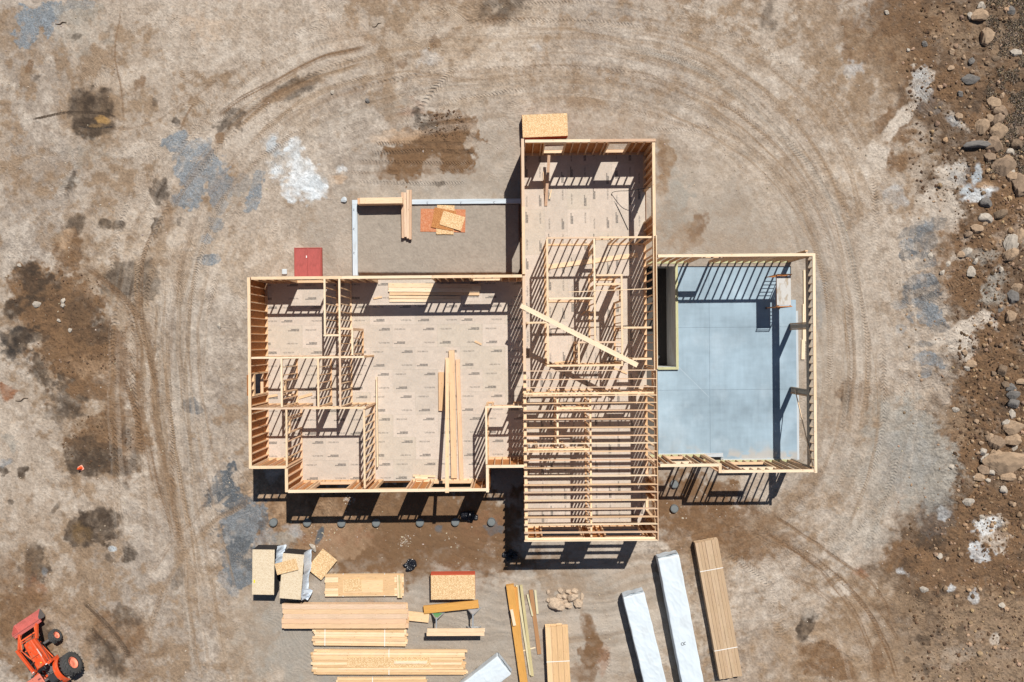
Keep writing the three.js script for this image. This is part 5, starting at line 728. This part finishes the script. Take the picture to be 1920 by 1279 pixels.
// --- scaffold in the garage
{
  const y = SLAB, c = PX(1469.7, 545, y + 1.78), o = thing('rolling_scaffold', 'orange rolling scaffold with a grey plywood deck in the garage', 'scaffold', null, c.x, y, c.z, TH_), W = .36, Z = .84, hh = 1.95;
  part(o, 'deck', (() => { const g = new THREE.BoxGeometry(.74, .03, 1.53), p = g.attributes.position, uv = g.attributes.uv; for (let i = 0; i < p.count; i++) uv.setXY(i, p.getX(i) / .74 + .5, p.getZ(i) / 1.53 + .5); return g; })(), PLYGREY, 0, 1.78, 0);
  for (const s of [-1, 1]) {
    const f = [tube(V(-W, .16, s * Z), V(-W, hh, s * Z), .026), tube(V(W, .16, s * Z), V(W, hh, s * Z), .026), tube(V(-W, hh, s * Z), V(W, hh, s * Z), .021)]; for (let k = 0; k < 6; k++) f.push(tube(V(-W, .32 + k * .3, s * Z), V(W, .32 + k * .3, s * Z), .02));
    part(o, 'end_frame', merge(f), M.scaff);
    part(o, 'side_rail', merge([tube(V(s * W, 1.74, -Z), V(s * W, 1.74, Z), .022), tube(V(s * W, 1.66, -Z), V(s * W, 1.66, Z), .014)]), M.scaff);
    for (const q of [-1, 1]) { const w = new THREE.CylinderGeometry(.07, .07, .035, 16); w.rotateZ(Math.PI / 2); part(o, 'caster', merge([w, at(new THREE.BoxGeometry(.05, .1, .05), 0, .1, 0)]), M.dark, q * W, .07, s * Z); }
  }
}
// --- concrete piers in form tubes
{
  const names = ['leftmost pier of the row in front of the left wing', 'second pier from the left, half in the frame shadow', 'third pier from the left, at the shadow edge of the window strip', 'fourth pier from the left, in front of the doorway', 'fifth pier from the left, at the right window shadow', 'sixth pier from the left, beside black plastic', 'rightmost pier of the front row, in a grey gravel patch', 'upper pier in the striped garage shadow', 'lower pier just beyond the garage shadow'];
  [[512, 979.8], [575.5, 980], [640, 981], [705, 980.6], [787.4, 980], [853.8, 979], [921.5, 979], [1265, 908], [1265, 954]].forEach(([u, v], i) => {
    const g = onGround(u, v, .16), o = thing('concrete_pier', 'round grey concrete ' + names[i], 'pier', 'concrete piers in front of the house', g.x, g.y, g.z);
    part(o, 'form_tube', new THREE.LatheGeometry([[.205, -.2], [.222, -.2], [.222, .17], [.218, .176], [.205, .17], [.205, .1]].map(([a, b]) => new THREE.Vector2(a, b)), 28), M.tube);
    part(o, 'concrete_top', new THREE.LatheGeometry([[0, .158], [.17, .157], [.2, .15], [.206, .12]].map(([a, b]) => new THREE.Vector2(a, b)).reverse(), 28), M.pier);
  });
}
// --- rubbish bags, flag, sticks
{
  const bag = (px, py, r, label, sd) => {
    const g = onGround(px, py, .1), o = thing('plastic_bag', label, 'bag', null, g.x, g.y, g.z), ge = new THREE.IcosahedronGeometry(1, 14), p = ge.attributes.position;
    for (let i = 0; i < p.count; i++) { const v = V(p.getX(i), p.getY(i), p.getZ(i)), k = 1 + .45 * vn(v.x * 2 + sd, v.z * 2) + .3 * (1 - Math.abs(vn(v.x * 4 + sd + v.y * 3, v.z * 4))) - .2 + .16 * (1 - 2 * Math.abs(vn(v.x * 9 + v.y * 5, v.z * 9 + sd))); p.setXYZ(i, v.x * k * r, Math.max(-.02, v.y * k * r * .5 + r * .2), v.z * k * r * .85); }
    ge.computeVertexNormals(); part(o, 'bag_body', ge, plain(.012, .013, .018, .28)); return o;
  };
  bag(770, 1061, .3, 'crumpled black plastic bag on the brown soil above the red edged stack', 2); bag(957, 1042, .32, 'black plastic bag at the shadow edge left of the tall wing', 5); bag(880, 968, .34, 'crumpled black plastic beside the sixth pier', 9);
  const g = onGround(148, 879, .15), o = thing('marker_cone', 'small orange red marker cone on dark wet soil at the left', 'cone', null, g.x, g.y, g.z, .5);
  part(o, 'base', new RoundedBoxGeometry(.28, .035, .28, 2, .012), M.coneLight, 0, .02, 0); part(o, 'cone', new THREE.LatheGeometry([[.11, .035], [.085, .14], [.06, .26], [.03, .36], [.0, .365]].map(([a, b]) => new THREE.Vector2(a, b)), 20), M.cone);
  const stick = (a, b, label, r = .03) => { const A = onGround(...a, .02), B = onGround(...b, .02), q = thing('stick', label, 'stick', null, (A.x + B.x) / 2, (A.y + B.y) / 2, (A.z + B.z) / 2), d = V(B.x - A.x, B.y - A.y, B.z - A.z).multiplyScalar(.5), c = new THREE.CatmullRomCurve3([d.clone().multiplyScalar(-1), d.clone().multiplyScalar(-.3).add(V(.04, .03, .05)), d.clone().multiplyScalar(.4).add(V(-.02, .03, -.04)), d]); part(q, 'stick', new THREE.TubeGeometry(c, 12, r, 5), plain(.09, .06, .04, .9)); };
  stick([104, 45], [125, 43], 'dark stick beside the blue gravel at the top left'); stick([28, 752], [52, 747], 'dark stick at the far left edge above the orange cone'); stick([697, 50], [715, 43], 'short dark stick on the sand at the top centre', .02); stick([1775, 5], [1792, 3], 'pale branch at the top edge near the boulders', .035); 
}
// --- boulders and stones
{
  const rockMat = [[.37, .26, .17], [.285, .20, .135], [.165, .152, .14], [.45, .395, .33], [.20, .14, .092], [.50, .385, .28]].map(c => { const w = 128, b = new Float32Array(w * w * 3); for (let j = 0; j < w; j++) for (let i = 0; i < w; i++) { const k = .9 + .28 * fbm(i / 14 + c[0] * 90, j / 14, 4) + .16 * (rnd() - .5), q = (j * w + i) * 3; for (let n = 0; n < 3; n++) b[q + n] = c[n] * k; } return new THREE.MeshStandardMaterial({ map: texFrom(w, w, b), roughness: .92 }); });
  const geos = []; for (let s = 0; s < 14; s++) {
    const g = new THREE.IcosahedronGeometry(1, s < 10 ? 7 : 4), p = g.attributes.position, uv = g.attributes.uv, cuts = []; for (let k = 0; k < 13; k++) cuts.push([V(rr(-1, 1), rr(-.5, 1), rr(-1, 1)).normalize(), rr(.56, .9)]);
    for (let i = 0; i < p.count; i++) { const v = V(p.getX(i), p.getY(i), p.getZ(i)); const k0 = 1 + .14 * vn(v.x * 1.5 + s * 7, v.z * 1.5 + v.y * 2); v.multiplyScalar(k0); for (const [n, d] of cuts) { const q = v.dot(n) - d; if (q > 0) v.addScaledVector(n, -q * .94); } v.multiplyScalar(1 + .07 * vn(v.x * 4 + s, v.z * 4 + v.y * 5) + .035 * vn(v.x * 11, v.z * 11 + v.y * 9)); p.setXYZ(i, v.x, v.y, v.z); uv.setXY(i, v.x * .5 + v.y * .3, v.z * .5 + v.y * .2); }
    g.computeVertexNormals(); geos.push(g);
  }
  const rock = (px, py, rx, ry, kind, label, cat = 'boulder', grp = null, rot = null, flat = .75) => {
    const s = FPX / (CAMH - .5), a = rx / s, b = ry / s, h = Math.min(a, b) * flat, g = onGround(px, py, h * .5), o = thing(cat === 'boulder' ? 'boulder' : 'stone', label, cat, grp, g.x, g.y, g.z, rot === null ? 0 : rot);
    const m = part(o, 'rock', geos[(rnd() * 10) | 0], rockMat[kind], 0, h * .35, 0); const q = cat === 'cut stone' ? 1.14 : 1.36; m.scale.set(a * q, h * 1.15, b * q); return o;
  };
  const T = 0, B = 1, D = 2, P = 3, K = 4;
  for (const r of [
    [1840.5, 28, 12, 11, T, 'rounded tan boulder with a dark hole at the top right'], [1841.7, 10.5, 6, 6, P, 'small pale boulder above the one with the dark hole'], [1822, 28, 5, 6, P, 'small pale boulder left of the one with the dark hole'], [1854.6, 66, 12, 13, T, 'smooth tan boulder alone below the one with the dark hole'], [1903, 100, 9, 6, P, 'flat pale boulder on dry litter near the right edge'], [1867, 110, 6, 4, K, 'small brown boulder on the litter edge'],
    [1820.6, 148, 13, 8, D, 'long dark grey boulder on brown soil'], [1865, 193, 11, 10.5, T, 'tan boulder, uppermost of the upper right cluster'], [1880, 208, 11, 10, B, 'brown boulder at the right of the upper right cluster'], [1872, 223, 10, 10, B, 'shaded boulder in the middle of the upper right cluster'], [1858, 221, 8, 6.5, T, 'small tan boulder inside the upper right cluster'], [1841.7, 235, 10, 12, T, 'upright tan boulder, leftmost of the upper right cluster'], [1877, 243, 13, 13, T, 'large angular tan boulder, lowest of the upper right cluster'], [1795, 220, 6, 6, T, 'lone tan boulder on the brown soil left of the cluster'],
    [1867, 270, 13, 12, B, 'brown boulder behind the long grey slab'], [1911, 270, 9, 9, K, 'dark brown boulder right of the grey slab'], [1899, 284, 6.5, 6, P, 'small blue grey boulder below the dark brown one'], [1858, 294, 9, 8, B, 'boulder below the long grey slab'], [1892, 297, 8, 7, T, 'tan boulder touching the big round one from above'], [1886, 310, 16, 15, B, 'big round boulder right of the pale spill'], [1897, 331, 9, 8, T, 'tan boulder under the big round one'], [1914, 348, 13, 19, B, 'big boulder cut by the right edge below the round one'],
    [1851, 380, 9, 8, D, 'dark boulder right of the white spill'], [1877, 401, 10, 8, K, 'wedge shaped brown boulder below the dark one'], [1851, 409, 11, 8, P, 'flat pale slab stone below the white spill'], [1831, 429, 10, 7, T, 'tan boulder with a flat lit face'], [1817, 439, 6, 5, B, 'small boulder left of the flat faced one'], [1897, 477, 11, 11, T, 'large tan boulder below the edge pile'], [1912, 442, 8, 13, T, 'tall tan boulder at the right edge'], [1899, 455, 10, 17, P, 'pale rough boulder beside the tall tan one'], [1814, 473, 8, 8, P, 'pale boulder left of the broken frame of sticks'], [1803, 478, 6, 6, T, 'small tan boulder touching the pale one'], [1822.6, 511, 6, 10, P, 'flat pale upright stone on wet tracks'], [1895.8, 592, 10, 9, T, 'tan boulder below the pale path'], [1900, 557, 9, 11, D, 'dark grey boulder above the pale path'], [1908, 538, 7, 7, T, 'tan boulder above the dark grey one'],
    [1821, 683, 8, 7, T, 'tan boulder with splinters below it'], [1901, 740, 9, 8, D, 'dark grey boulder of the shaded heap'], [1898, 728, 8, 7, D, 'dark boulder on top of the shaded heap'], [1901, 757, 10, 7, D, 'lowest dark boulder of the shaded heap'], [1882, 695, 8, 9, K, 'brown boulder in a hollow of the shaded heap'], [1886, 722, 6, 6, K, 'small brown boulder left of the shaded heap'], [1897, 777, 5, 8, P, 'upright pale stone under the shaded heap'], [1915, 716, 7, 5, T, 'tan boulder at the right edge beside the shaded heap'],
    [1901, 800, 15, 12, T, 'large split tan boulder of the lower right pile'], [1889, 793, 8, 7, P, 'pale boulder left of the split one'], [1901.5, 825, 12, 12, T, 'angular tan boulder under the split one'], [1869, 831, 11, 11, B, 'blocky boulder above the biggest one'], [1887, 865, 29, 20, T, 'biggest flat boulder of the lower right pile'], [1890, 894, 11, 8, T, 'round boulder just below the biggest one'], [1837, 896, 8, 7, T, 'tan boulder, lower left of the biggest one'], [1869, 847, 9, 5, T, 'flat boulder tucked against the biggest one'], [1853.6, 819, 6, 7, T, 'small boulder above the blocky one'], [1845, 848, 6, 6, P, 'pale small boulder left of the biggest one'], [1857, 862, 12, 9, P, 'rough pale boulder left against the biggest one'], [1844.6, 883, 9, 9, B, 'brown slab stone below the rough pale one'], [1860.6, 886, 5, 5, P, 'white stone below the rough pale one'],
    [1817, 940.6, 8, 7, P, 'white boulder on the brown soil above the pale spill', 'boulder'], [1881, 918, 6, 7, P, 'pale boulder ringed by a root']
  ]) rock(r[0], r[1], r[2], r[3], r[4], r[5], 'boulder', null, null);
  { const g = onGround(1836, 270, .2), o = thing('boulder', 'long thin grey slab of rock leaning on a boulder', 'boulder', null, g.x, g.y, g.z, -.0); const m = part(o, 'rock', geos[3], rockMat[2], 0, .18, 0); m.scale.set(.8, .15, .24); m.rotation.y = .12; }
  for (const [u, v, r, k] of [[1735, 81, 5, D], [1704, 92.6, 3.5, P], [1822.5, 114, 6, D], [1800.6, 176, 5, D], [1881, 178.7, 5, T], [1663, 22.7, 4, P], [1755, 70, 4, T], [1787.7, 96, 5.5, T], [1783.5, 127.8, 5, T], [1868, 232, 4.5, T], [1765, 511, 4.5, P], [1777.6, 495, 4, P], [1876, 581, 4.5, D], [1745, 480, 4.5, P], [1821, 945, 4, T], [1794, 768, 5, P], [1834, 790.6, 4.5, T], [1786, 876, 4.5, P], [1830, 490, 5, P], [1900, 320, 5, P], [1878, 505, 4.5, P], [1840, 830, 4, T], [1847, 420, 4, T], [1829, 896, 4, P], [1852, 901, 4, P], [1905, 840, 5, P], [1864, 700, 5, K], [1733, 1105, 6, P], [1763, 1044, 5.5, P], [1880, 1136, 5, P], [1900, 945, 4, T], [1844, 970, 4, P], [1808, 660, 5, T], [1813, 690, 5, P], [118, 565, 4.5, P], [117, 573, 4, P], [110, 601, 3.5, P], [36, 497, 3.5, P], [411.5, 611, 4, P], [623, 172, 3.5, P], [689, 189, 4, D], [1895, 20, 7, D], [69, 570, 6, P], [132, 619, 4, P]]) { const hue = ['tan', 'brown', 'dark grey', 'pale', 'dark brown'][k], zone = u < 60 ? 'at the far left edge' : u < 200 ? 'beside the dark dirt patch at the left' : u < 500 ? 'on sand left of the house' : u < 700 ? 'above the white spill at the top' : v < 60 ? 'along the top edge at the right' : v < 200 ? 'on the brown soil at the upper right' : v < 450 ? 'among the right hand boulders below the upper cluster' : v < 620 ? 'near the gravel patches at the right' : v < 780 ? 'near the shaded boulder heap' : v < 1000 ? 'around the lower right boulder pile' : 'on the brown soil at the lower right'; rock(u, v, r, r * .85, k, 'small ' + hue + ' stone ' + zone, 'stone', 'small ' + hue + ' stones ' + zone, rr(0, 6)); }
  { const by = {}; scene.children.forEach(o => { if (o.userData.category === 'stone' && o.userData.group) (by[o.userData.label] ||= []).push(o); });
    const ord = ['uppermost', 'second from the top', 'third from the top', 'fourth from the top', 'fifth from the top', 'sixth from the top', 'seventh from the top'];
    for (const k in by) { const l = by[k].sort((a, b) => a.position.z - b.position.z); if (l.length > 1) l.forEach((o, i) => { o.userData.label = (i === l.length - 1 && i > 1 ? 'lowest' : ord[i]) + ' ' + k; }); } }
  { const g = onGround(645, 375, .1), o = thing('stone', 'flat blue grey stone at the court foundation corner', 'stone', null, g.x, g.y, g.z); const m = part(o, 'rock', geos[5], M.concrete, 0, .06, 0); m.scale.set(.18, .1, .2); }
  { const g = onGround(587, 1027, .1), o = thing('stone', 'pale oval flat stone beside the torn plastic', 'stone', null, g.x, g.y, g.z, -.9); const m = part(o, 'rock', geos[2], rockMat[3], 0, .1, 0); m.scale.set(.3, .1, .15); }
  // cut stones in a heap by the lumber
  for (const [u, v, a, b, h, l] of [[1046, 1135, 15, 12, .8, 'largest cut stone, front left of the heap'], [1043, 1127, 13, 7, .9, 'flat cut stone on top of the largest one'], [1083, 1133, 9, 9, .8, 'rounded cut stone at the front right of the heap'], [1066, 1136, 8, 6.5, .8, 'small square cut stone between the two front ones'], [1073, 1120, 11, 9, .9, 'cut stone in the middle of the heap'], [1048, 1119, 6, 5, .8, 'small cut stone behind the flat one'], [1059, 1120, 6, 6, .8, 'round cut stone in the centre of the heap'], [1060, 1128, 5, 5, .8, 'dark small cut stone in the centre gap of the heap'], [1051, 1109, 5, 6, .8, 'pale cut stone at the back of the heap'], [1079, 1110, 8, 6, .8, 'cut stone at the back right of the heap'], [1067, 1110, 6, 5, .8, 'low cut stone at the back of the heap'], [1028, 1127, 4, 5, .8, 'lone cut stone at the left of the heap'], [1091, 1120, 3.5, 8, .7, 'thin upright cut stone at the right of the heap'], [1028, 1110, 4, 4, .7, 'small cut stone left behind the heap']]) rock(u, v, a, b, 5, l, 'cut stone', null, 0, h);
  // pebbles nobody could count
  const peb = (name, label, n, pos, sz, mats, flat = .7, ge = geos[12]) => { const im = new THREE.InstancedMesh(ge, mats, n), d = new THREE.Object3D(), c = new THREE.Color(); for (let i = 0; i < n; i++) { const [u, v] = pos(), g = onGround(u, v), r = sz(); d.position.set(g.x, g.y + r * .15, g.z); d.rotation.set(0, rr(0, 6.3), 0); d.scale.set(r * rr(.7, 1.3), r * flat, r * rr(.7, 1.2)); d.updateMatrix(); im.setMatrixAt(i, d.matrix); const k = rr(.6, 1.25); c.setRGB(k, k * rr(.9, 1), k * rr(.8, 1)); im.setColorAt(i, c); } im.name = name; im.castShadow = im.receiveShadow = true; tag(im, label, 'pebbles', null, 'stuff'); scene.add(im); };
  geos[12] = (() => { const g = new THREE.IcosahedronGeometry(1, 2), p = g.attributes.position; for (let i = 0; i < p.count; i++) { const x = p.getX(i), y = p.getY(i), z = p.getZ(i), k = 1 + .35 * vn(x * 2 + 5, z * 2 + y * 3); p.setXYZ(i, x * k, y * k, z * k); } g.computeVertexNormals(); return g; })();
  peb('rubble', 'small stones strewn over the brown soil along the right edge', 1500, () => { const t = rnd(); return [1925 - Math.pow(rnd(), 1.5) * 240, t * 1290]; }, () => .016 + .075 * Math.pow(rnd(), 6), rockMat[0]);
  peb('broken_stone', 'small broken stones lying between the boulders along the right edge', 520, () => { const v = rnd() * 1290; return [1932 - Math.pow(rnd(), 1.3) * (v > 380 && v < 980 ? 120 : 190), v]; }, () => .05 + .11 * Math.pow(rnd(), 2.2), rockMat[0], .75, geos[11]);
  const clodMat = new THREE.MeshStandardMaterial({ color: new THREE.Color().setRGB(.115, .070, .040), roughness: .97 });
  peb('soil_clods', 'crumbly brown soil clods churned up along the right edge', 5200, () => { const v = rnd() * 1290; let e = 1700; if (v > 380 && v < 980) e = 1790; return [1930 - Math.pow(rnd(), 1.2) * (1930 - e), v]; }, () => .018 + .075 * Math.pow(rnd(), 6), clodMat, .75);
  peb('soil_clods', 'crumbly brown soil clods on the dirt heaps at the left and top', 900, () => { const c = [[830, 235, 50, 30], [110, 560, 90, 55], [150, 650, 90, 60], [180, 830, 70, 50]][(rnd() * 4) | 0], a = rnd() * 6.28, q = Math.sqrt(rnd()); return [c[0] + Math.cos(a) * c[2] * q, c[1] + Math.sin(a) * c[3] * q]; }, () => .015 + .05 * Math.pow(rnd(), 5), clodMat, .75);
  peb('pebbles', 'tiny pebbles scattered over the open sandy ground', 1500, () => { for (;;) { const u = rnd() * 1920, v = rnd() * 1279; if (!(u > 455 && u < 1540 && v > 370 && v < 1020)) return [u, v]; } }, () => .012 + .035 * Math.pow(rnd(), 3), rockMat[3]);
  peb('wood_chips', 'pale wood chips and scraps on the soil in front of the house', 430, () => { const c = [[655, 937, 13, 9], [758, 1015, 14, 12], [640, 985, 150, 40], [850, 1020, 120, 45], [600, 1010, 40, 30], [1400, 930, 50, 25], [1320, 950, 80, 30]][(rnd() * 7) | 0], a = rnd() * 6.28, q = Math.pow(rnd(), .7); return [c[0] + Math.cos(a) * c[2] * q, c[1] + Math.sin(a) * c[3] * q]; }, () => .012 + .035 * Math.pow(rnd(), 3), rockMat[3], .3);
  for (const [u, v, n] of [[1858, 180, 0]]) {
    const leaf = new THREE.BufferGeometry(); leaf.setAttribute('position', new THREE.Float32BufferAttribute([-.5, 0, -.12, .5, .1, 0, -.5, .05, .12, 0, .25, .1], 3)); leaf.setAttribute('uv', new THREE.Float32BufferAttribute([0, 0, 1, 0, 0, 1, 1, 1], 2)); leaf.setIndex([0, 2, 1, 0, 3, 2]); leaf.computeVertexNormals();
    const N = 7000, im = new THREE.InstancedMesh(leaf, new THREE.MeshStandardMaterial({ color: 0xffffff, roughness: .95, side: THREE.DoubleSide }), N), d = new THREE.Object3D(), c = new THREE.Color();
    for (let i = 0; i < N; i++) { let x, y; do { x = 1925 - Math.pow(rnd(), 1.3) * 75; y = rnd() * 330 - 5; } while (fbm(x * .05, y * .05, 3) < -.12); const g = onGround(x, y); d.position.set(g.x, g.y + rnd() * .05, g.z); d.rotation.set(rr(-.5, .5), rr(0, 6.3), rr(-.4, .4)); const s = rr(.05, .17); d.scale.set(s, s * .8, s); d.updateMatrix(); im.setMatrixAt(i, d.matrix); const k = Math.pow(rnd(), 1.5) * .42 + .05; c.setRGB(k, k * rr(.72, .86), k * rr(.48, .68)); im.setColorAt(i, c); }
    im.name = 'leaf_litter'; im.castShadow = im.receiveShadow = true; tag(im, 'dry leaf litter and dead grass among boulders at the top right', 'leaf litter', null, 'stuff'); scene.add(im);
  }
}
{ const o = thing('plank_row', 'three planks laid end to end on the ground outside the garage doors', 'planks'); for (const [a, b] of [[[1510, 506], [1510.5, 574]], [[1508.5, 570], [1508.5, 640]], [[1506.5, 637], [1506, 674]]]) board(o, a, b, .07 + rnd() * .03, .07, .19, .04, SPRUCE[4]); }
// --- the tractor
{
  const g = onGround(118.5, 1255), o = thing('loader_tractor', 'orange loader tractor with a faded red bucket at the bottom left corner', 'tractor', null, g.x, g.y, g.z, .585);
  const rb = (a, b, c, r = .02) => new RoundedBoxGeometry(a, b, c, 2, r), P = (n, ge, m, x = 0, y = 0, z = 0, par = o) => part(par, n, ge, m, x, y, z);
  const wheel = (r, w, x, z, lugs) => {
    const wh = sub(o, 'wheel'); wh.position.set(x, r, z); const s = Math.sign(x);
    const pr = [[r * .52, -w * .36], [r * .7, -w * .5], [r * .93, -w * .47], [r * .97, -w * .3], [r * .97, w * .3], [r * .93, w * .47], [r * .7, w * .5], [r * .52, w * .36]].map(([a, b]) => new THREE.Vector2(a, b));
    const ty = new THREE.LatheGeometry(pr, 36); ty.rotateZ(Math.PI / 2); const L = [ty]; for (let k = 0; k < lugs; k++) for (const q of [-1, 1]) { const b = new THREE.BoxGeometry(w * .55, r * .07, r * .075); b.rotateY(q * .6); b.translate(q * w * .24, r * .985, 0); b.rotateX((k + (q > 0 ? .5 : 0)) / lugs * 6.283); L.push(b); }
    P('tyre', merge(L), M.tyre, 0, 0, 0, wh);
    const rim = new THREE.LatheGeometry([[0, .04], [r * .16, .05], [r * .2, .02], [r * .42, -.01], [r * .47, w * .2], [r * .54, w * .33], [r * .54, -w * .33]].map(([a, b]) => new THREE.Vector2(a, b)), 28); rim.rotateZ(-s * Math.PI / 2); P('rim', rim, M.rim, s * .03, 0, 0, wh);
  };
  wheel(.63, .42, .96, -.02, 20); wheel(.63, .42, -.96, -.02, 20); wheel(.37, .3, .88, -1.78, 16); wheel(.37, .3, -.88, -1.78, 16);
  P('axle', merge([tube(V(-.85, .63, 0), V(.85, .63, 0), .12), at(rb(.5, .5, 1.2), 0, .65, -.3)]), M.greyMetal); P('front_axle', tube(V(-.8, .4, -1.78), V(.8, .4, -1.78), .08), M.greyMetal);
  P('chassis', rb(.36, .4, 2.0), M.dark, 0, .6, -1.2);
  const hood = P('hood', (() => { const ge = new RoundedBoxGeometry(.6, .5, 1.55, 4, .07), p = ge.attributes.position; for (let i = 0; i < p.count; i++) { const k = 1 - .12 * sstep(.6, -.78, p.getZ(i)) * 1; p.setX(i, p.getX(i) * k); if (p.getY(i) > 0) p.setY(i, p.getY(i) - .1 * sstep(0, -.78, p.getZ(i))); } ge.computeVertexNormals(); return ge; })(), M.orange, 0, 1.02, -1.55);
  P('hood_seam', rb(.56, .008, .012, .003), M.dark, 0, .262, .1, hood); P('lamp', rb(.07, .03, .05, .01), M.yellow, .12, .262, .55, hood); for (const z of [-.25, .2]) P('vent', rb(.03, .012, .03, .004), M.dark, z * .3, .25, z, hood);
  P('dashboard', rb(.5, .28, .2, .04), M.black, 0, 1.25, -.66); { const t = new THREE.TorusGeometry(.19, .018, 8, 24); t.rotateX(-1.1); P('steering_wheel', t, M.black, 0, 1.38, -.48); }
  P('seat', merge([rb(.48, .12, .46, .05), at(rb(.46, .42, .12, .05), 0, .25, .24)]), M.seat, 0, .98, .05); P('foot_plate', rb(1.15, .04, .55, .01), M.orange, 0, .62, -.42);
  for (const s of [-1, 1]) { P('fender', (() => { const sh = new THREE.Shape(); sh.absarc(0, 0, .74, .25, Math.PI * .82, false); sh.absarc(0, 0, .69, Math.PI * .82, .25, true); const ge = new THREE.ExtrudeGeometry(sh, { depth: .26, bevelEnabled: true, bevelSize: .012, bevelThickness: .012, bevelSegments: 1, curveSegments: 18 }); ge.rotateY(Math.PI / 2); return ge; })(), M.orange, s > 0 ? .46 : -.72, .63, 0);
    P('roll_post', tube(V(s * .5, .7, .42), V(s * .5, 2.2, .42), .035), M.dark); P('canopy_strut', tube(V(s * .5, 2.15, .42), V(s * .38, 2.2, -.3), .02), M.dark);
    // loader arm: post, upper beam, lower beam, ram
    P('loader_post', rb(.12, .85, .16), M.orange, s * .5, .95, -.78);
    P('loader_arm', merge([(() => { const b = rb(.12, .17, 1.55, .02); b.rotateX(.10); b.translate(s * .56, 1.27, -1.5); return b; })(), (() => { const b = rb(.11, .16, .95, .02); b.rotateX(-.72); b.translate(s * .56, .88, -2.55); return b; })()]), M.orange);
    P('hydraulic_ram', merge([tube(V(s * .44, .75, -.9), V(s * .5, 1.1, -1.9), .035), tube(V(s * .5, 1.1, -1.9), V(s * .52, 1.15, -2.1), .02)]), M.orange2); P('hydraulic_ram', tube(V(s * .48, 1.15, -2.1), V(s * .48, .72, -2.86), .03), M.orange2); P('hose', tube(V(s * .62, 1.34, -.9), V(s * .62, 1.2, -2.2), .014), M.black); }
  P('front_guard', merge([rb(.62, .06, .08), at(rb(.06, .5, .06), -.28, .2, 0), at(rb(.06, .5, .06), .28, .2, 0), at(rb(.62, .06, .06), 0, .45, 0)]), M.orange, 0, .72, -2.42);
  P('cross_tube', tube(V(-.56, .9, -2.55), V(.56, .9, -2.55), .05), M.orange2); P('cross_tube', tube(V(-.5, .98, -1.95), V(.5, .98, -1.95), .03), M.orange2);
  // bucket
  const bk = sub(o, 'bucket'); bk.position.set(0, .12, -3.28); bk.rotation.x = .1; bk.scale.z = .68;
  const sh = new THREE.Shape(); sh.moveTo(-.35, 0); sh.lineTo(.28, 0); sh.quadraticCurveTo(.42, .05, .40, .25); sh.lineTo(.30, .55); sh.lineTo(.27, .54); sh.lineTo(.36, .25); sh.quadraticCurveTo(.38, .08, .27, .04); sh.lineTo(-.35, .03);
  const sg = new THREE.ExtrudeGeometry(sh, { depth: 1.7, bevelEnabled: false, curveSegments: 8 }); sg.rotateY(-Math.PI / 2); sg.translate(.85, 0, 0); P('bucket_shell', sg, M.faded, 0, 0, 0, bk);
  for (const s of [-1, 1]) { const e = new THREE.Shape(); e.moveTo(-.35, .0); e.lineTo(.28, 0); e.quadraticCurveTo(.42, .05, .40, .25); e.lineTo(.30, .55); e.lineTo(.1, .5); const eg = new THREE.ExtrudeGeometry(e, { depth: .02, bevelEnabled: false }); eg.rotateY(-Math.PI / 2); P('side_plate', eg, s > 0 ? M.greyMetal : M.faded, s * .86, 0, 0, bk); }
  P('bucket_lip', rb(1.72, .05, .08, .01), M.faded, 0, .56, .28, bk); P('bucket_rib', rb(1.66, .03, .05, .01), plain(.25, .06, .05, .6), 0, .40, .40, bk); P('bucket_rib', rb(1.7, .1, .28, .02), M.faded, 0, .5, .43, bk); for (const s of [-.5, .5]) P('bucket_bracket', rb(.06, .3, .22, .02), M.orange, s, .38, .52, bk);
  // sun roof, faded and stained
  const cb = new Float32Array(256 * 256 * 3); for (let j = 0; j < 256; j++) for (let i = 0; i < 256; i++) { const s = sstep(.0, .16, fbm(i / 50 + 3, j / 50, 4) + .35 - Math.hypot(i - 120, j - 110) / 190), q = (j * 256 + i) * 3, k = 1 + .06 * vn(i / 5, j / 5); cb[q] = lerp(.62, .16, s) * k; cb[q + 1] = lerp(.19, .045, s) * k; cb[q + 2] = lerp(.13, .05, s) * k; }
  P('canopy', new RoundedBoxGeometry(1.15, .07, 1.15, 3, .03), new THREE.MeshStandardMaterial({ map: texFrom(256, 256, cb, true, false), roughness: .55 }), -.12, 2.24, .0);
  for (const s of [-1, 1]) { P('side_grille', rb(.02, .28, .7, .005), M.dark, s * .31, .95, -1.7); P('step', rb(.3, .04, .3, .01), M.greyMetal, s * .62, .5, -.5); P('work_lamp', rb(.08, .08, .05, .01), M.strap, s * .42, 1.42, -.78); }
  P('lever', tube(V(.3, 1.0, -.2), V(.34, 1.4, -.28), .014), M.dark); P('exhaust_pipe', tube(V(-.2, 1.2, -1.2), V(-.2, 1.55, -1.2), .035), M.dark); P('hose', merge([tube(V(-.4, 1.2, -.8), V(-.34, 1.0, -1.5), .016), tube(V(.4, 1.2, -.8), V(.34, 1.02, -1.5), .016), tube(V(.3, 1.1, -2.35), V(.45, 1.1, -2.6), .016)]), M.black); P('decal', rb(.012, .05, .5, .003), M.strap, .28, 1.2, -1.5); P('drawbar', rb(.5, .3, .3, .02), M.greyMetal, 0, .6, .6);
}


renderer.render(scene, camera);
